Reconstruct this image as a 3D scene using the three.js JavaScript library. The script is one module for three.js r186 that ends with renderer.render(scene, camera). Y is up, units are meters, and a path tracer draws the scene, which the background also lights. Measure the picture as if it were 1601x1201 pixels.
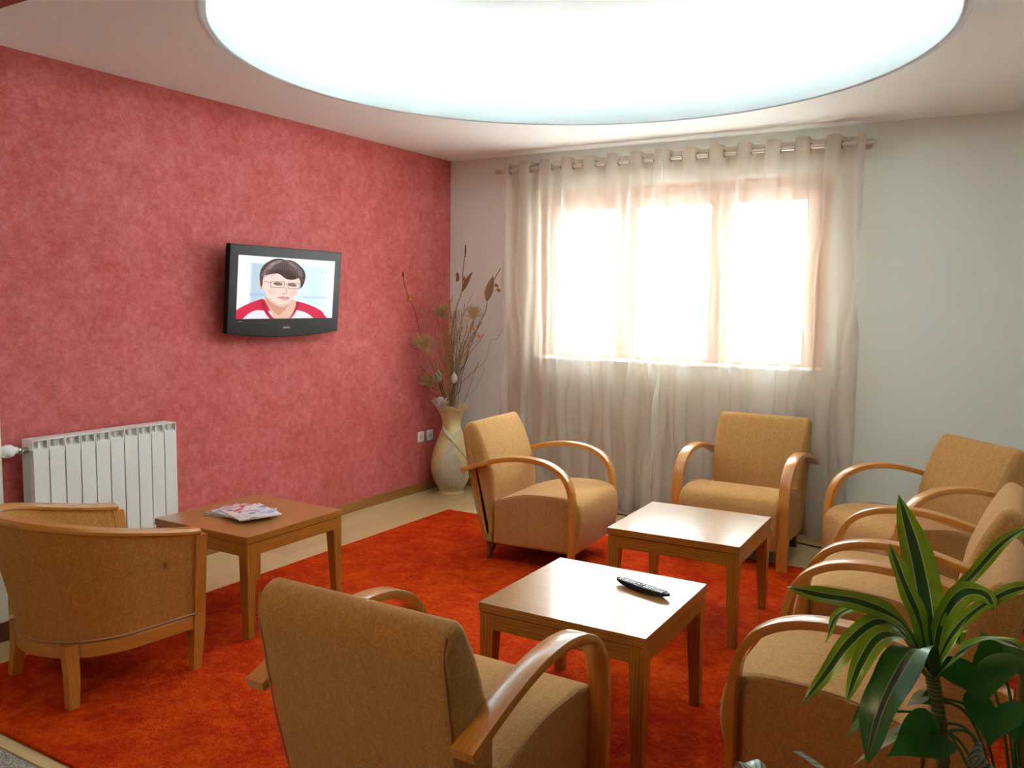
import * as THREE from 'three';
import { RoundedBoxGeometry } from 'three/addons/geometries/RoundedBoxGeometry.js';
import { mergeGeometries, toCreasedNormals } from 'three/addons/utils/BufferGeometryUtils.js';
import { RectAreaLightUniformsLib } from 'three/addons/lights/RectAreaLightUniformsLib.js';

// ---------------------------------------------------------------- camera, sky, exposure
const scene = new THREE.Scene();
const camera = new THREE.PerspectiveCamera(2 * Math.atan(600.5 / 1329) * 180 / Math.PI, 1601 / 1201, 0.05, 60);
camera.position.set(4.1214, 1.5286, 5.8347);
camera.rotation.set(-0.095, 0.5413, 0.0131, 'YXZ');
scene.add(camera);
const renderer = new THREE.WebGLRenderer({ antialias: true });
renderer.toneMapping = THREE.LinearToneMapping;
renderer.toneMappingExposure = 3.3;
renderer.shadowMap.enabled = true;
RectAreaLightUniformsLib.init();
scene.background = new THREE.Color(0.82, 1.03, 1.16);   // bright overcast sky outside the window
scene.backgroundIntensity = 7.5;
const COVE_NITS = 44, COVE_COLOR = new THREE.Color(0.82, 1.03, 1.14);
const HALL_FILL_NITS = 2.2;

// ---------------------------------------------------------------- helpers
const V3 = (x, y, z) => new THREE.Vector3(x, y, z);
let seed = 12345;
const rnd = () => { seed = (seed * 1664525 + 1013904223) >>> 0; return seed / 4294967296; };
const rr = (a, b) => a + (b - a) * rnd();
const taken = {};
function numbered(n) { const k = taken[n] = (taken[n] ?? -1) + 1; return k ? `${n}_${String(k).padStart(3, '0')}` : n; }
function mesh(name, geo, mat, parent) {
  const m = new THREE.Mesh(geo, mat); m.name = name; m.castShadow = m.receiveShadow = true;
  if (parent) parent.add(m); return m;
}
function thing(name, label, category, pos = [0, 0, 0], turn = 0, group) {
  const o = new THREE.Group(); o.name = numbered(name); o.position.set(...pos); o.rotation.y = turn;
  o.userData = { label, category }; if (group) o.userData.group = group;
  scene.add(o); return o;
}
function single(name, geo, mat, label, category, group) {
  const m = mesh(numbered(name), geo, mat); m.userData = { label, category }; if (group) m.userData.group = group;
  scene.add(m); return m;
}
function struct(name, geo, mat, label) {
  const m = geo ? mesh(name, geo, mat) : new THREE.Group(); m.name = name; m.userData = { kind: 'structure', label }; scene.add(m); return m;
}
const box = (w, h, d, x = 0, y = 0, z = 0, r = 0) => {
  const g = r ? new RoundedBoxGeometry(w, h, d, 2, r) : new THREE.BoxGeometry(w, h, d); g.translate(x, y, z); return g;
};
const box2 = (x0, x1, y0, y1, z0, z1, r = 0) => box(x1 - x0, y1 - y0, z1 - z0, (x0 + x1) / 2, (y0 + y1) / 2, (z0 + z1) / 2, r);
const flat = g => g.index ? g.toNonIndexed() : g;
function merge(list) { const l = list.map(g => { const f = flat(g); for (const k of Object.keys(f.attributes)) if (!['position', 'normal', 'uv'].includes(k)) f.deleteAttribute(k); return f; }); return mergeGeometries(l); }
// texture coordinates in metres, by the dominant direction of each face; 'along' turns the grain
function metric(geo, grain = 'x') {
  const g = flat(geo), p = g.attributes.position, n = p.count, uv = new Float32Array(n * 2);
  const a = V3(), b = V3(), c = V3(), e = V3(), f = V3();
  for (let i = 0; i < n; i += 3) {
    a.fromBufferAttribute(p, i); b.fromBufferAttribute(p, i + 1); c.fromBufferAttribute(p, i + 2);
    e.subVectors(b, a); f.subVectors(c, a); e.cross(f);
    const ax = Math.abs(e.x), ay = Math.abs(e.y), az = Math.abs(e.z);
    for (let k = 0; k < 3; k++) {
      const v = [a, b, c][k]; let q;
      if (ay >= ax && ay >= az) q = [v.x, v.z]; else if (ax >= az) q = [v.z, v.y]; else q = [v.x, v.y];
      if (grain === 'z' && ay >= ax && ay >= az) q = [v.z, v.x];
      if (grain === 'y' && !(ay >= ax && ay >= az)) q = [q[1], q[0]];
      uv[(i + k) * 2] = q[0]; uv[(i + k) * 2 + 1] = q[1];
    }
  }
  g.setAttribute('uv', new THREE.BufferAttribute(uv, 2)); return g;
}
const smooth = (g, ang = 0.7) => toCreasedNormals(g, ang);
const tube = (pts, r, seg = 24, rad = 6, closed = false) => new THREE.TubeGeometry(new THREE.CatmullRomCurve3(pts, closed), seg, r, rad, closed);
// profile given as [z, y] pairs, extruded to width w along x, centred
function profile(pts, w, bevel = 0.02, spline = false, bseg = 4) {
  const s = new THREE.Shape(); 
  if (spline) { const c = new THREE.SplineCurve([...pts, pts[0]].map(q => new THREE.Vector2(q[0], q[1]))); s.setFromPoints(c.getPoints(spline)); }
  else s.setFromPoints(pts.map(q => new THREE.Vector2(q[0], q[1])));
  const g = new THREE.ExtrudeGeometry(s, { depth: w - 2 * bevel, bevelEnabled: bevel > 0, bevelSize: bevel, bevelOffset: -bevel, bevelThickness: bevel, bevelSegments: bseg, steps: 1 });
  g.rotateY(-Math.PI / 2); g.translate(w / 2 - bevel, 0, 0); return g;
}
// round the corners of a polygon given as [x, y, radius]
function rounded(pts) {
  const out = [], n = pts.length;
  for (let i = 0; i < n; i++) {
    const [x, y, r = 0] = pts[i], p = new THREE.Vector2(x, y), a = new THREE.Vector2(pts[(i + n - 1) % n][0], pts[(i + n - 1) % n][1]), b = new THREE.Vector2(pts[(i + 1) % n][0], pts[(i + 1) % n][1]);
    if (!r) { out.push([x, y]); continue; }
    const da = a.clone().sub(p), db = b.clone().sub(p), la = da.length(), lb = db.length(), k = Math.min(r, la * 0.49, lb * 0.49);
    const s = p.clone().addScaledVector(da, k / la), e = p.clone().addScaledVector(db, k / lb);
    for (let t = 0; t <= 6; t++) { const u = t / 6; out.push([(1 - u) * (1 - u) * s.x + 2 * u * (1 - u) * p.x + u * u * e.x, (1 - u) * (1 - u) * s.y + 2 * u * (1 - u) * p.y + u * u * e.y]); }
  }
  return out;
}

// ---------------------------------------------------------------- noise and textures
function lattice(n, s) { const a = new Float32Array(n * n); let q = s >>> 0; for (let i = 0; i < n * n; i++) { q = (q * 1664525 + 1013904223) >>> 0; a[i] = q / 4294967296; } return a; }
function noiseTile(n, s) {                       // tileable value noise on [0,1)
  const a = lattice(n, s);
  return (u, v) => {
    const x = u * n, y = v * n, xi = Math.floor(x), yi = Math.floor(y), fx = x - xi, fy = y - yi, sx = fx * fx * (3 - 2 * fx), sy = fy * fy * (3 - 2 * fy);
    const g = (i, j) => a[((j % n + n) % n) * n + ((i % n + n) % n)];
    return (g(xi, yi) * (1 - sx) + g(xi + 1, yi) * sx) * (1 - sy) + (g(xi, yi + 1) * (1 - sx) + g(xi + 1, yi + 1) * sx) * sy;
  };
}
function texture(w, h, f, srgb = true, repeat = [1, 1]) {
  const d = new Uint8Array(w * h * 4);
  for (let y = 0; y < h; y++) for (let x = 0; x < w; x++) {
    const c = f(x / w, y / h, x, y), i = (y * w + x) * 4;
    for (let k = 0; k < 3; k++) d[i + k] = Math.max(0, Math.min(255, Math.round(Array.isArray(c) ? c[k] : c))); d[i + 3] = 255;
  }
  const t = new THREE.DataTexture(d, w, h); t.wrapS = t.wrapT = THREE.RepeatWrapping; t.magFilter = THREE.LinearFilter; t.minFilter = THREE.LinearMipmapLinearFilter; t.generateMipmaps = true;
  if (srgb) t.colorSpace = THREE.SRGBColorSpace; t.repeat.set(...repeat); t.needsUpdate = true; return t;
}
const mix = (a, b, t) => a.map((v, i) => v + (b[i] - v) * t);
const clamp = (x, a = 0, b = 1) => Math.max(a, Math.min(b, x));
const std = (o) => new THREE.MeshStandardMaterial(o);
const phys = (o) => new THREE.MeshPhysicalMaterial(o);

const M = {};
{ // sponged red wall covering
  const n1 = noiseTile(9, 1), n2 = noiseTile(28, 2), n3 = noiseTile(90, 3), n4 = noiseTile(300, 4), n5 = noiseTile(620, 5);
  M.red = std({ roughness: 0.85, map: texture(1024, 1024, (u, v) => {
    const big = n1(u, v) * 0.22 + n2(u, v) * 0.33 + n3(u, v) * 0.45, fine = n4(u, v) * 0.6 + n5(u, v) * 0.4;
    const t = clamp((big - 0.5) * 0.85 + 0.5 + (fine - 0.5) * 0.6);
    return mix([186, 74, 66], [220, 122, 122], t);
  }, true, [1 / 2.6, 1 / 2.6]) });
}
M.white = std({ color: new THREE.Color(0xebece2), roughness: 0.9 });
M.ceiling = std({ color: new THREE.Color(0xeceae4), roughness: 0.95 });
M.plaster = std({ color: new THREE.Color(0xf6f8f6), roughness: 0.95 });
M.lip = std({ color: new THREE.Color(0xd3d8d6), roughness: 0.9 });  // greyer than the recess plaster, standing in for dimmer light on the lip
M.hallCeiling = std({ color: new THREE.Color(0x8c3a2a), roughness: 0.9 });
M.dark = std({ color: 0x151210, roughness: 0.6 });
function wood(light, dark, o, s = 7, stripes = 90, contrast = 1, rep = [1 / 0.9, 1 / 0.45]) {   // grain runs along u
  const a = noiseTile(64, s), b = noiseTile(160, s + 1), c = noiseTile(5, s + 2), e = noiseTile(24, s + 3);
  const map = texture(512, 512, (u, v) => {
    const w = v + (c(u, v) - 0.5) * 0.012;
    const st = a(u * 0.0625, w * stripes / 64 % 1) * 0.0 + 0.5 + 0.5 * Math.sin(w * Math.PI * 2 * stripes + 5 * e(0.31, w) + (c(u, v) - 0.5) * 2.2);
    const fib = b((u * 0.125) % 1, (w * 1.0) % 1);
    return mix(dark, light, clamp(0.5 + contrast * ((st - 0.5) * 0.55 * (0.4 + e(0.7, w)) + (fib - 0.5) * 0.6)));
  }, true, rep);
  return phys({ map, roughness: 0.42, ...o });
}
M.table = wood([188, 130, 52], [146, 92, 28], { roughness: 0.30, clearcoat: 0.8, clearcoatRoughness: 0.13 }, 11, 36, 0.95);
M.beech = wood([214, 148, 66], [188, 114, 40], { roughness: 0.34, clearcoat: 0.5, clearcoatRoughness: 0.18 }, 21, 24, 0.6);
M.tubwood = wood([206, 146, 66], [182, 114, 42], { roughness: 0.36, clearcoat: 0.4, clearcoatRoughness: 0.2 }, 25, 24, 0.6);
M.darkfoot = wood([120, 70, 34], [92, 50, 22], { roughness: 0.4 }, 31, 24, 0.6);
M.base = wood([172, 122, 60], [140, 92, 38], { roughness: 0.4 }, 41, 20, 0.6);
M.darkbase = wood([96, 62, 40], [74, 46, 28], { roughness: 0.45 }, 43, 20, 0.6);
M.pine = wood([206, 160, 118], [184, 132, 92], { roughness: 0.5 }, 47, 16, 0.5);
M.boards = [0, 1, 2].map(i => wood(mix([224, 200, 152], [214, 188, 138], i / 2), mix([196, 166, 112], [188, 156, 102], i / 2), { roughness: 0.36, clearcoat: 0.25, clearcoatRoughness: 0.25 }, 51 + i * 5, 40, 0.75, [1 / 1.1, 1 / 0.4]));
{ // woven chair fabric: pink-brown weft over mustard warp in a fine twill
  const n1 = noiseTile(32, 61), n2 = noiseTile(6, 62);
  const weave = (x, y) => { const k = ((x + y * 2) % 8 + 8) % 8, q = Math.sin((k / 8) * Math.PI * 2) * 0.5 + 0.5, r = ((x % 4) < 2) ? 0.12 : -0.12; return clamp(q + r * 0.8); };
  const map = texture(256, 256, (u, v, x, y) => { const t = clamp(weave(x, y) * 0.8 + (n1(u, v) - 0.5) * 0.36 + (n2(u, v) - 0.5) * 0.08 + 0.1); return mix([148, 100, 42], [224, 172, 106], t); }, true, [1 / 0.12, 1 / 0.12]);
  const bump = texture(256, 256, (u, v, x, y) => 60 + 140 * weave(x, y), false, [1 / 0.12, 1 / 0.12]);
  M.fabric = phys({ map, bumpMap: bump, bumpScale: 0.0006, roughness: 0.92, sheen: 0.8, sheenRoughness: 0.6, sheenColor: new THREE.Color(0xd89a98) });
  const map2 = texture(256, 256, (u, v, x, y) => { const t = clamp(0.5 + (n1(u, v) - 0.5) * 0.7 + (((x * 7 + y * 13) % 5) / 5 - 0.4) * 0.35 + (n2(u, v) - 0.5) * 0.2); return mix([164, 110, 44], [208, 150, 78], t); }, true, [1 / 0.15, 1 / 0.15]);
  M.tubfabric = phys({ map: map2, bumpMap: bump, bumpScale: 0.0004, roughness: 0.95, sheen: 0.3, sheenRoughness: 0.5, sheenColor: new THREE.Color(0xd0b0a0), vertexColors: true });
  M.tubfabric2 = phys({ map: map2, bumpMap: bump, bumpScale: 0.0004, roughness: 0.95, sheen: 0.3, sheenRoughness: 0.5, sheenColor: new THREE.Color(0xd0b0a0) });
  M.piping = std({ color: new THREE.Color(0xb08060), roughness: 0.9 });
}
{ // carpet pile
  const n1 = noiseTile(6, 71), n2 = noiseTile(22, 72), n3 = noiseTile(128, 73), n4 = noiseTile(400, 74), n5 = noiseTile(60, 75);
  const f = (u, v) => n1(u, v) * 0.18 + n2(u, v) * 0.22 + n5(u * 1, v) * 0.2 + n3(u, v) * 0.2 + n4(u, v) * 0.2;
  M.carpet = phys({ map: texture(1024, 1024, (u, v) => mix([164, 28, 0], [210, 72, 2], clamp((f(u, v) - 0.5) * 2.0 + 0.5)), true, [1 / 1.6, 1 / 1.6]), bumpMap: texture(1024, 1024, (u, v) => 255 * clamp(n4(u, v) * 0.6 + n3(u, v) * 0.4), false, [1 / 1.6, 1 / 1.6]), bumpScale: 0.006, roughness: 1, specularIntensity: 0.2 });
}
{ const n1 = noiseTile(300, 81), n2 = noiseTile(120, 82);
  M.granite = std({ roughness: 0.35, map: texture(512, 512, (u, v) => { const t = n1(u, v), k = n2(u, v); return t > 0.66 ? [206, 200, 192] : t < 0.3 ? [78, 74, 72] : mix([140, 134, 128], [176, 168, 160], k); }, true, [1 / 0.7, 1 / 0.7]) });
}
M.radiator = std({ color: new THREE.Color(0xf0f0ea), roughness: 0.35 });
M.chrome = std({ color: 0xc8c8c4, metalness: 1, roughness: 0.22 });
M.steel = std({ color: 0xcac6bc, metalness: 1, roughness: 0.3 });
M.blackGloss = phys({ color: 0x0b0b0c, roughness: 0.4, specularIntensity: 0.5, clearcoat: 0.12, clearcoatRoughness: 0.2 });
M.black = std({ color: 0x111112, roughness: 0.5 });
M.glass = phys({ color: 0xffffff, transmission: 1, roughness: 0, thickness: 0, ior: 1.45 });
M.sheer = phys({ color: new THREE.Color(0xeee4da), transmission: 0.66, roughness: 0.34, thickness: 0, specularIntensity: 0, side: THREE.DoubleSide });

// ---------------------------------------------------------------- the room
const H = 2.68, WX = 4.54, HZ = 3.87;
const CX = 2.27, CZ = 2.25, CR = 1.59;           // round ceiling recess
struct('wall_left', metric(box2(-0.2, 0, -0.1, 3.1, -0.28, 3.83)), M.red, 'red sponged wall carrying the television');
{
  const WL = 0.82, WR = 3.0, WB = 1.10, WT = 2.40;
  struct('wall_back', merge([box2(0, WL, -0.1, 3.1, -0.28, 0), box2(WR, WX + 0.2, -0.1, 3.1, -0.28, 0), box2(WL, WR, -0.1, WB, -0.28, 0), box2(WL, WR, WT, 3.1, -0.28, 0)]), M.white, 'off-white wall with the curtained window');
}
struct('wall_right', box2(WX, WX + 0.2, -0.1, 3.1, 0, HZ), M.white, 'off-white wall behind the row of armchairs');
struct('wall_stub', box2(-0.2, 0.305, 0.0, H, 3.83, 4.9), M.white, 'white wall end beside the tub chair');
{ // hall behind the camera
  const g = merge([box2(-0.4, -0.2, -0.1, 3.1, 4.9, 9.2), box2(-0.2, 7.2, -0.1, 3.1, 9.0, 9.2), box2(7.0, 7.2, -0.1, 3.1, HZ, 9.0), box2(WX, 7.2, -0.1, 3.1, HZ - 0.2, HZ)]);
  struct('wall_front', g, M.white, 'white walls of the hall behind the viewer');
}
{ // ceiling board with the round opening
  const s = new THREE.Shape(); s.moveTo(-0.2, -0.28); s.lineTo(WX + 0.2, -0.28); s.lineTo(WX + 0.2, HZ); s.lineTo(-0.2, HZ); s.closePath();
  const h = new THREE.Path(); h.absarc(CX, CZ, CR, 0, Math.PI * 2, true); s.holes.push(h);
  const g = new THREE.ExtrudeGeometry(s, { depth: 0.03, bevelEnabled: false, curveSegments: 128 }); g.rotateX(Math.PI / 2); g.translate(0, H + 0.03, 0);
  const c = struct('ceiling', g, M.ceiling, 'flat white ceiling around the lit round recess');
  const lip = new THREE.LatheGeometry([[CR + 0.03, H - 0.0015], [CR - 0.004, H - 0.0015], [CR - 0.004, H + 0.125], [CR + 0.005, H + 0.13], [CR + 0.035, H + 0.13], [CR + 0.04, H + 0.125], [CR + 0.04, H + 0.02]].map(p => new THREE.Vector2(...p)), 160); lip.translate(CX, 0, CZ);
  mesh('recess_lip', lip, M.lip, c);
  const R2 = 1.98, T = H + 0.40;
  const rec = new THREE.LatheGeometry([[R2, H + 0.02], [R2, T - 0.12], [R2 - 0.03, T - 0.05], [R2 - 0.12, T], [0.001, T]].map(p => new THREE.Vector2(...p)), 128); rec.translate(CX, 0, CZ);
  const ro = new THREE.LatheGeometry([[0.001, T + 0.05], [R2 + 0.05, T + 0.05], [R2 + 0.05, H + 0.03]].map(p => new THREE.Vector2(...p)), 96); ro.translate(CX, 0, CZ);
  mesh('recess_dome', merge([rec, ro]), M.plaster, c);
}
struct('ceiling_hall', box2(-0.4, 7.2, H, H + 0.1, HZ, 9.2), M.hallCeiling, 'dark reddish ceiling of the adjoining hall');
{ // floor: light laminate boards laid along the red wall, granite in the hall
  const f = struct('floor', box2(-0.2, WX + 0.2, -0.1, -0.008, -0.28, 4.36), M.darkbase, 'pale laminate floor around the orange carpet');
  const bw = 0.13, variants = {};
  for (let i = 0; i * bw < WX; i++) {
    const x0 = i * bw, x1 = Math.min(WX, x0 + bw); let z = -rr(0.1, 1.1), k = 0;
    while (z < 4.31) {
      const z0 = Math.max(0, z), z1 = Math.min(4.31, z + 1.2); z += 1.2;
      if (z1 - z0 < 0.05) continue;
      const b = mesh('plank', metric(box2(x0 + 0.0006, x1 - 0.0006, -0.008, 0, z0 + 0.0006, z1 - 0.0006), 'z'), M.boards[Math.floor(rnd() * 3)], f);
    }
  }
  struct('trim_1', metric(box2(0.305, WX, -0.008, 0.004, 4.312, 4.358, 0.002), 'x'), M.boards[0], 'pale wooden threshold strip between laminate and granite');
  struct('floor_hall', metric(box2(-0.4, 7.2, -0.1, 0, 4.36, 9.2)), M.granite, 'speckled grey granite floor of the hall');
  struct('floor_hall_side', metric(box2(WX + 0.2, 7.2, -0.1, 0, HZ, 4.36)), M.granite, 'speckled grey granite floor beside the lounge');
}
struct('baseboard_left', metric(box2(0, 0.014, 0, 0.072, 0, 3.83, 0.003), 'z'), M.base, 'light brown wooden skirting under the red wall');
struct('baseboard_back', metric(box2(0.014, WX, 0, 0.072, 0, 0.014, 0.003), 'x'), M.base, 'light brown wooden skirting under the window wall');
struct('baseboard_right', metric(box2(WX - 0.014, WX, 0, 0.072, 0.014, HZ, 0.003)), M.base, 'light brown wooden skirting behind the armchair row');
struct('baseboard_stub', metric(box2(0.305, 0.321, 0, 0.085, 3.83, 4.9, 0.003), 'z'), M.darkbase, 'dark brown skirting on the white wall end');

// fill light for the near chair backs: one ceiling panel added behind the viewer
{
  const p = thing('added_fill_panel', 'square fill light panel added unseen on the hall ceiling behind the viewer', 'lamp', [2.6, H, 6.6]);
  mesh('frame', box2(-0.45, 0.45, -0.03, 0, -0.45, 0.45, 0.005), M.white, p);
  mesh('fill_surface', box2(-0.42, 0.42, -0.036, -0.03, -0.42, 0.42), std({ color: 0xffffff, emissive: 0xffdcae, emissiveIntensity: HALL_FILL_NITS }), p);
  const l = new THREE.RectAreaLight(0xffdcae, HALL_FILL_NITS, 0.84, 0.84); l.position.set(2.6, H - 0.04, 6.6); l.lookAt(2.6, 0, 6.6); scene.add(l);
}
// hidden tubes that light the recess
{
  const N = 18, r = 1.80, y = H + 0.075, len = 0.60;
  const glow = std({ color: 0xffffff, emissive: COVE_COLOR, emissiveIntensity: 8 });
  for (let i = 0; i < N; i++) {
    const a = i / N * Math.PI * 2, x = CX + Math.cos(a) * r, z = CZ + Math.sin(a) * r;
    const t = thing('fluorescent_tube', 'fluorescent tube hidden behind the lip of the ceiling recess', 'lamp', [x, H + 0.03, z], -a, 'fluorescent tubes in the ceiling recess');
    const batten = box2(-0.025, 0.025, 0, 0.03, -len / 2, len / 2, 0.004); mesh('batten', batten, M.plaster, t);
    const tb = new THREE.CylinderGeometry(0.013, 0.013, len, 12); tb.rotateX(Math.PI / 2); tb.translate(0, 0.047, 0); mesh('tube', tb, glow, t);
    const l = new THREE.RectAreaLight(COVE_COLOR, COVE_NITS, 0.05, len); l.position.set(x, y, z);
    l.lookAt(x, y + 1, z); l.rotation.set(Math.PI / 2, 0, 0); l.rotation.set(Math.PI / 2, 0, a); scene.add(l);
  }
}

// ---------------------------------------------------------------- window, curtains
{
  const w = struct('window_1', null, null, 'wide three-part wooden window behind the sheer curtains');
  const z0 = -0.15, z1 = -0.07, X0 = 0.82, X1 = 3.0, Y0 = 1.10, Y1 = 2.40;
  mesh('window_frame', metric(merge([box2(X0, X0 + 0.07, Y0, Y1, z0, z1, 0.004), box2(X1 - 0.07, X1, Y0, Y1, z0, z1, 0.004), box2(X0 + 0.07, X1 - 0.07, Y1 - 0.07, Y1, z0, z1, 0.004), box2(X0 + 0.07, X1 - 0.07, Y0, Y0 + 0.02, z0, z1, 0.002), box2(1.525, 1.585, Y0 + 0.02, Y1 - 0.07, z0, z1, 0.004), box2(2.25, 2.31, Y0 + 0.02, Y1 - 0.07, z0, z1, 0.004)])), M.pine, w);
  for (const [a, b, pa, pb] of [[0.892, 1.523, 1.0, 1.478], [1.587, 2.248, 1.634, 2.19], [2.312, 2.928, 2.37, 2.84]]) {
    const ya = Y0 + 0.022, yb = Y1 - 0.072, p0 = 1.145, p1 = 2.235, s0 = -0.125, s1 = -0.055;
    const s = mesh('sash', metric(merge([box2(a, pa, ya, yb, s0, s1, 0.004), box2(pb, b, ya, yb, s0, s1, 0.004), box2(pa, pb, ya, p0, s0, s1, 0.003), box2(pa, pb, p1, yb, s0, s1, 0.004)]), 'y'), M.pine, w);
    mesh('pane', box2(pa - 0.004, pb + 0.004, p0 - 0.004, p1 + 0.004, -0.092, -0.088), M.glass, s);
  }
  mesh('window_sill', box2(X0 - 0.0, X1 + 0.0, Y0 - 0.0, Y0 + 0.022, -0.07, 0.035, 0.004), M.plaster, w);
}
const ZR = 0.115, YR = 2.545, RR = 0.013;
function curtain(xa, xb, N, phase, sd, label) {
  const c = thing('curtain', label, 'curtain', [(xa + xb) / 2, 0, ZR]);
  const xm = (xa + xb) / 2, ytop = YR + 0.055, ybot = 0.018, W = xb - xa;
  const n1 = noiseTile(16, sd), n2 = noiseTile(8, sd + 1);
  const pt = (s, y, off = 0) => {
    const d = (ytop - y) / ytop;                                     // 0 at the top, 1 at the hem
    const ph = Math.PI * 2 * N * s + phase + Math.min(1, d * 3) * 1.3 * (n1(s, d * 0.35) - 0.5) * 2;
    const am = 0.044 * (1 + d * (n2(s, 0.3) - 0.45) * 0.9) ;
    const q = Math.cos(ph), z = am * (q + 0.12 * Math.cos(3 * ph) * d) + off;
    const x = xa + W * s + 0.016 * Math.sin(2 * ph) + 0.01 * d * Math.sin(ph + 1);
    const wave = d < 0.02 ? 0.006 * Math.cos(ph) : 0;
    return V3(x - xm, y + wave, z);
  };
  function sheet(y0, y1, rows, off) {
    const cols = N * 22, pos = [], idx = [];
    for (let j = 0; j <= rows; j++) for (let i = 0; i <= cols; i++) { const p = pt(i / cols, y0 + (y1 - y0) * j / rows, off); pos.push(p.x, p.y, p.z); }
    for (let j = 0; j < rows; j++) for (let i = 0; i < cols; i++) { const a = j * (cols + 1) + i, b = a + 1, d = a + cols + 1, e = d + 1; idx.push(a, b, d, b, e, d); }
    const g = new THREE.BufferGeometry(); g.setAttribute('position', new THREE.Float32BufferAttribute(pos, 3)); g.setIndex(idx); g.computeVertexNormals();
    g.setAttribute('uv', new THREE.Float32BufferAttribute(new Float32Array(pos.length / 3 * 2), 2)); return g;
  }
  mesh('sheer_cloth', sheet(ybot, ytop, 40, 0), M.sheer, c);
  mesh('header_band', sheet(ytop - 0.125, ytop, 4, 0.0025), M.sheer, c);
  mesh('bottom_hem', sheet(ybot, ybot + 0.10, 3, 0.0025), M.sheer, c);
  // eyelets where the cloth crosses the rod
  for (let k = 0; k < 2 * N + 2; k++) {
    const s = ((k + 0.5) * Math.PI - phase) / (Math.PI * 2 * N); if (s < 0.015 || s > 0.99) continue;
    const a = pt(s - 0.004, YR), b = pt(s + 0.004, YR), p = pt(s, YR), t = b.clone().sub(a); t.y = 0; t.normalize();
    const g = new THREE.TorusGeometry(0.024, 0.0055, 8, 28); g.rotateY(Math.atan2(-t.z, t.x)); g.translate(p.x, YR, p.z);
    mesh('eyelet', g, M.chrome, c);
  }
  return c;
}
curtain(0.605, 1.885, 7, 0.35, 301, 'left sheer beige eyelet curtain in front of the window, nearer the red wall');
curtain(1.90, 3.215, 7, 0.1, 331, 'right sheer beige eyelet curtain in front of the window, nearer the plain wall');
{
  const r = thing('curtain_rod', 'brushed steel curtain rod along the top of the window wall', 'curtain rod', [1.888, YR, ZR]);
  const rod = new THREE.CylinderGeometry(RR, RR, 2.68, 20); rod.rotateZ(Math.PI / 2); mesh('rod', rod, M.steel, r);
  for (const s of [-1, 1]) { const f = new THREE.CylinderGeometry(0.018, 0.018, 0.05, 20); f.rotateZ(Math.PI / 2); f.translate(s * 1.345, 0, 0); mesh('finial', f, M.steel, r); }
  for (const x of [-1.285, 0.0, 1.32]) {
    const b = new THREE.CylinderGeometry(0.008, 0.008, ZR - RR, 12); b.rotateX(Math.PI / 2); b.translate(x, 0, -(ZR + RR) / 2);
    const p = new THREE.CylinderGeometry(0.026, 0.026, 0.008, 20); p.rotateX(Math.PI / 2); p.translate(x, 0, -ZR + 0.005);
    const ring = new THREE.TorusGeometry(0.018, 0.005, 8, 20); ring.rotateY(Math.PI / 2); ring.translate(x, 0, 0);
    mesh('bracket', merge([b, p, ring]), M.steel, r);
  }
}
{ // thin cable lying along the wall under the curtain
  const mat = std({ color: 0x2a2620, roughness: 0.6 });
  single('cable', tube([V3(1.45, 0.006, 0.24), V3(1.60, 0.006, 0.215), V3(1.78, 0.006, 0.23), V3(1.9, 0.006, 0.27), V3(2.3, 0.006, 0.22), V3(2.9, 0.006, 0.25), V3(3.1, 0.006, 0.29), V3(3.25, 0.006, 0.27), V3(3.36, 0.006, 0.34), V3(3.5, 0.006, 0.36)], 0.005, 80, 6), mat, 'thin dark cable lying on the floor along the curtains', 'cable');
}

// ---------------------------------------------------------------- carpet
single('carpet', metric(box2(0.565, 4.42, 0.0005, 0.0125, 0.806, 4.308, 0.005)), M.carpet, 'large orange-red carpet under the armchairs and tables', 'carpet');
const CY = 0.0125;

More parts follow.
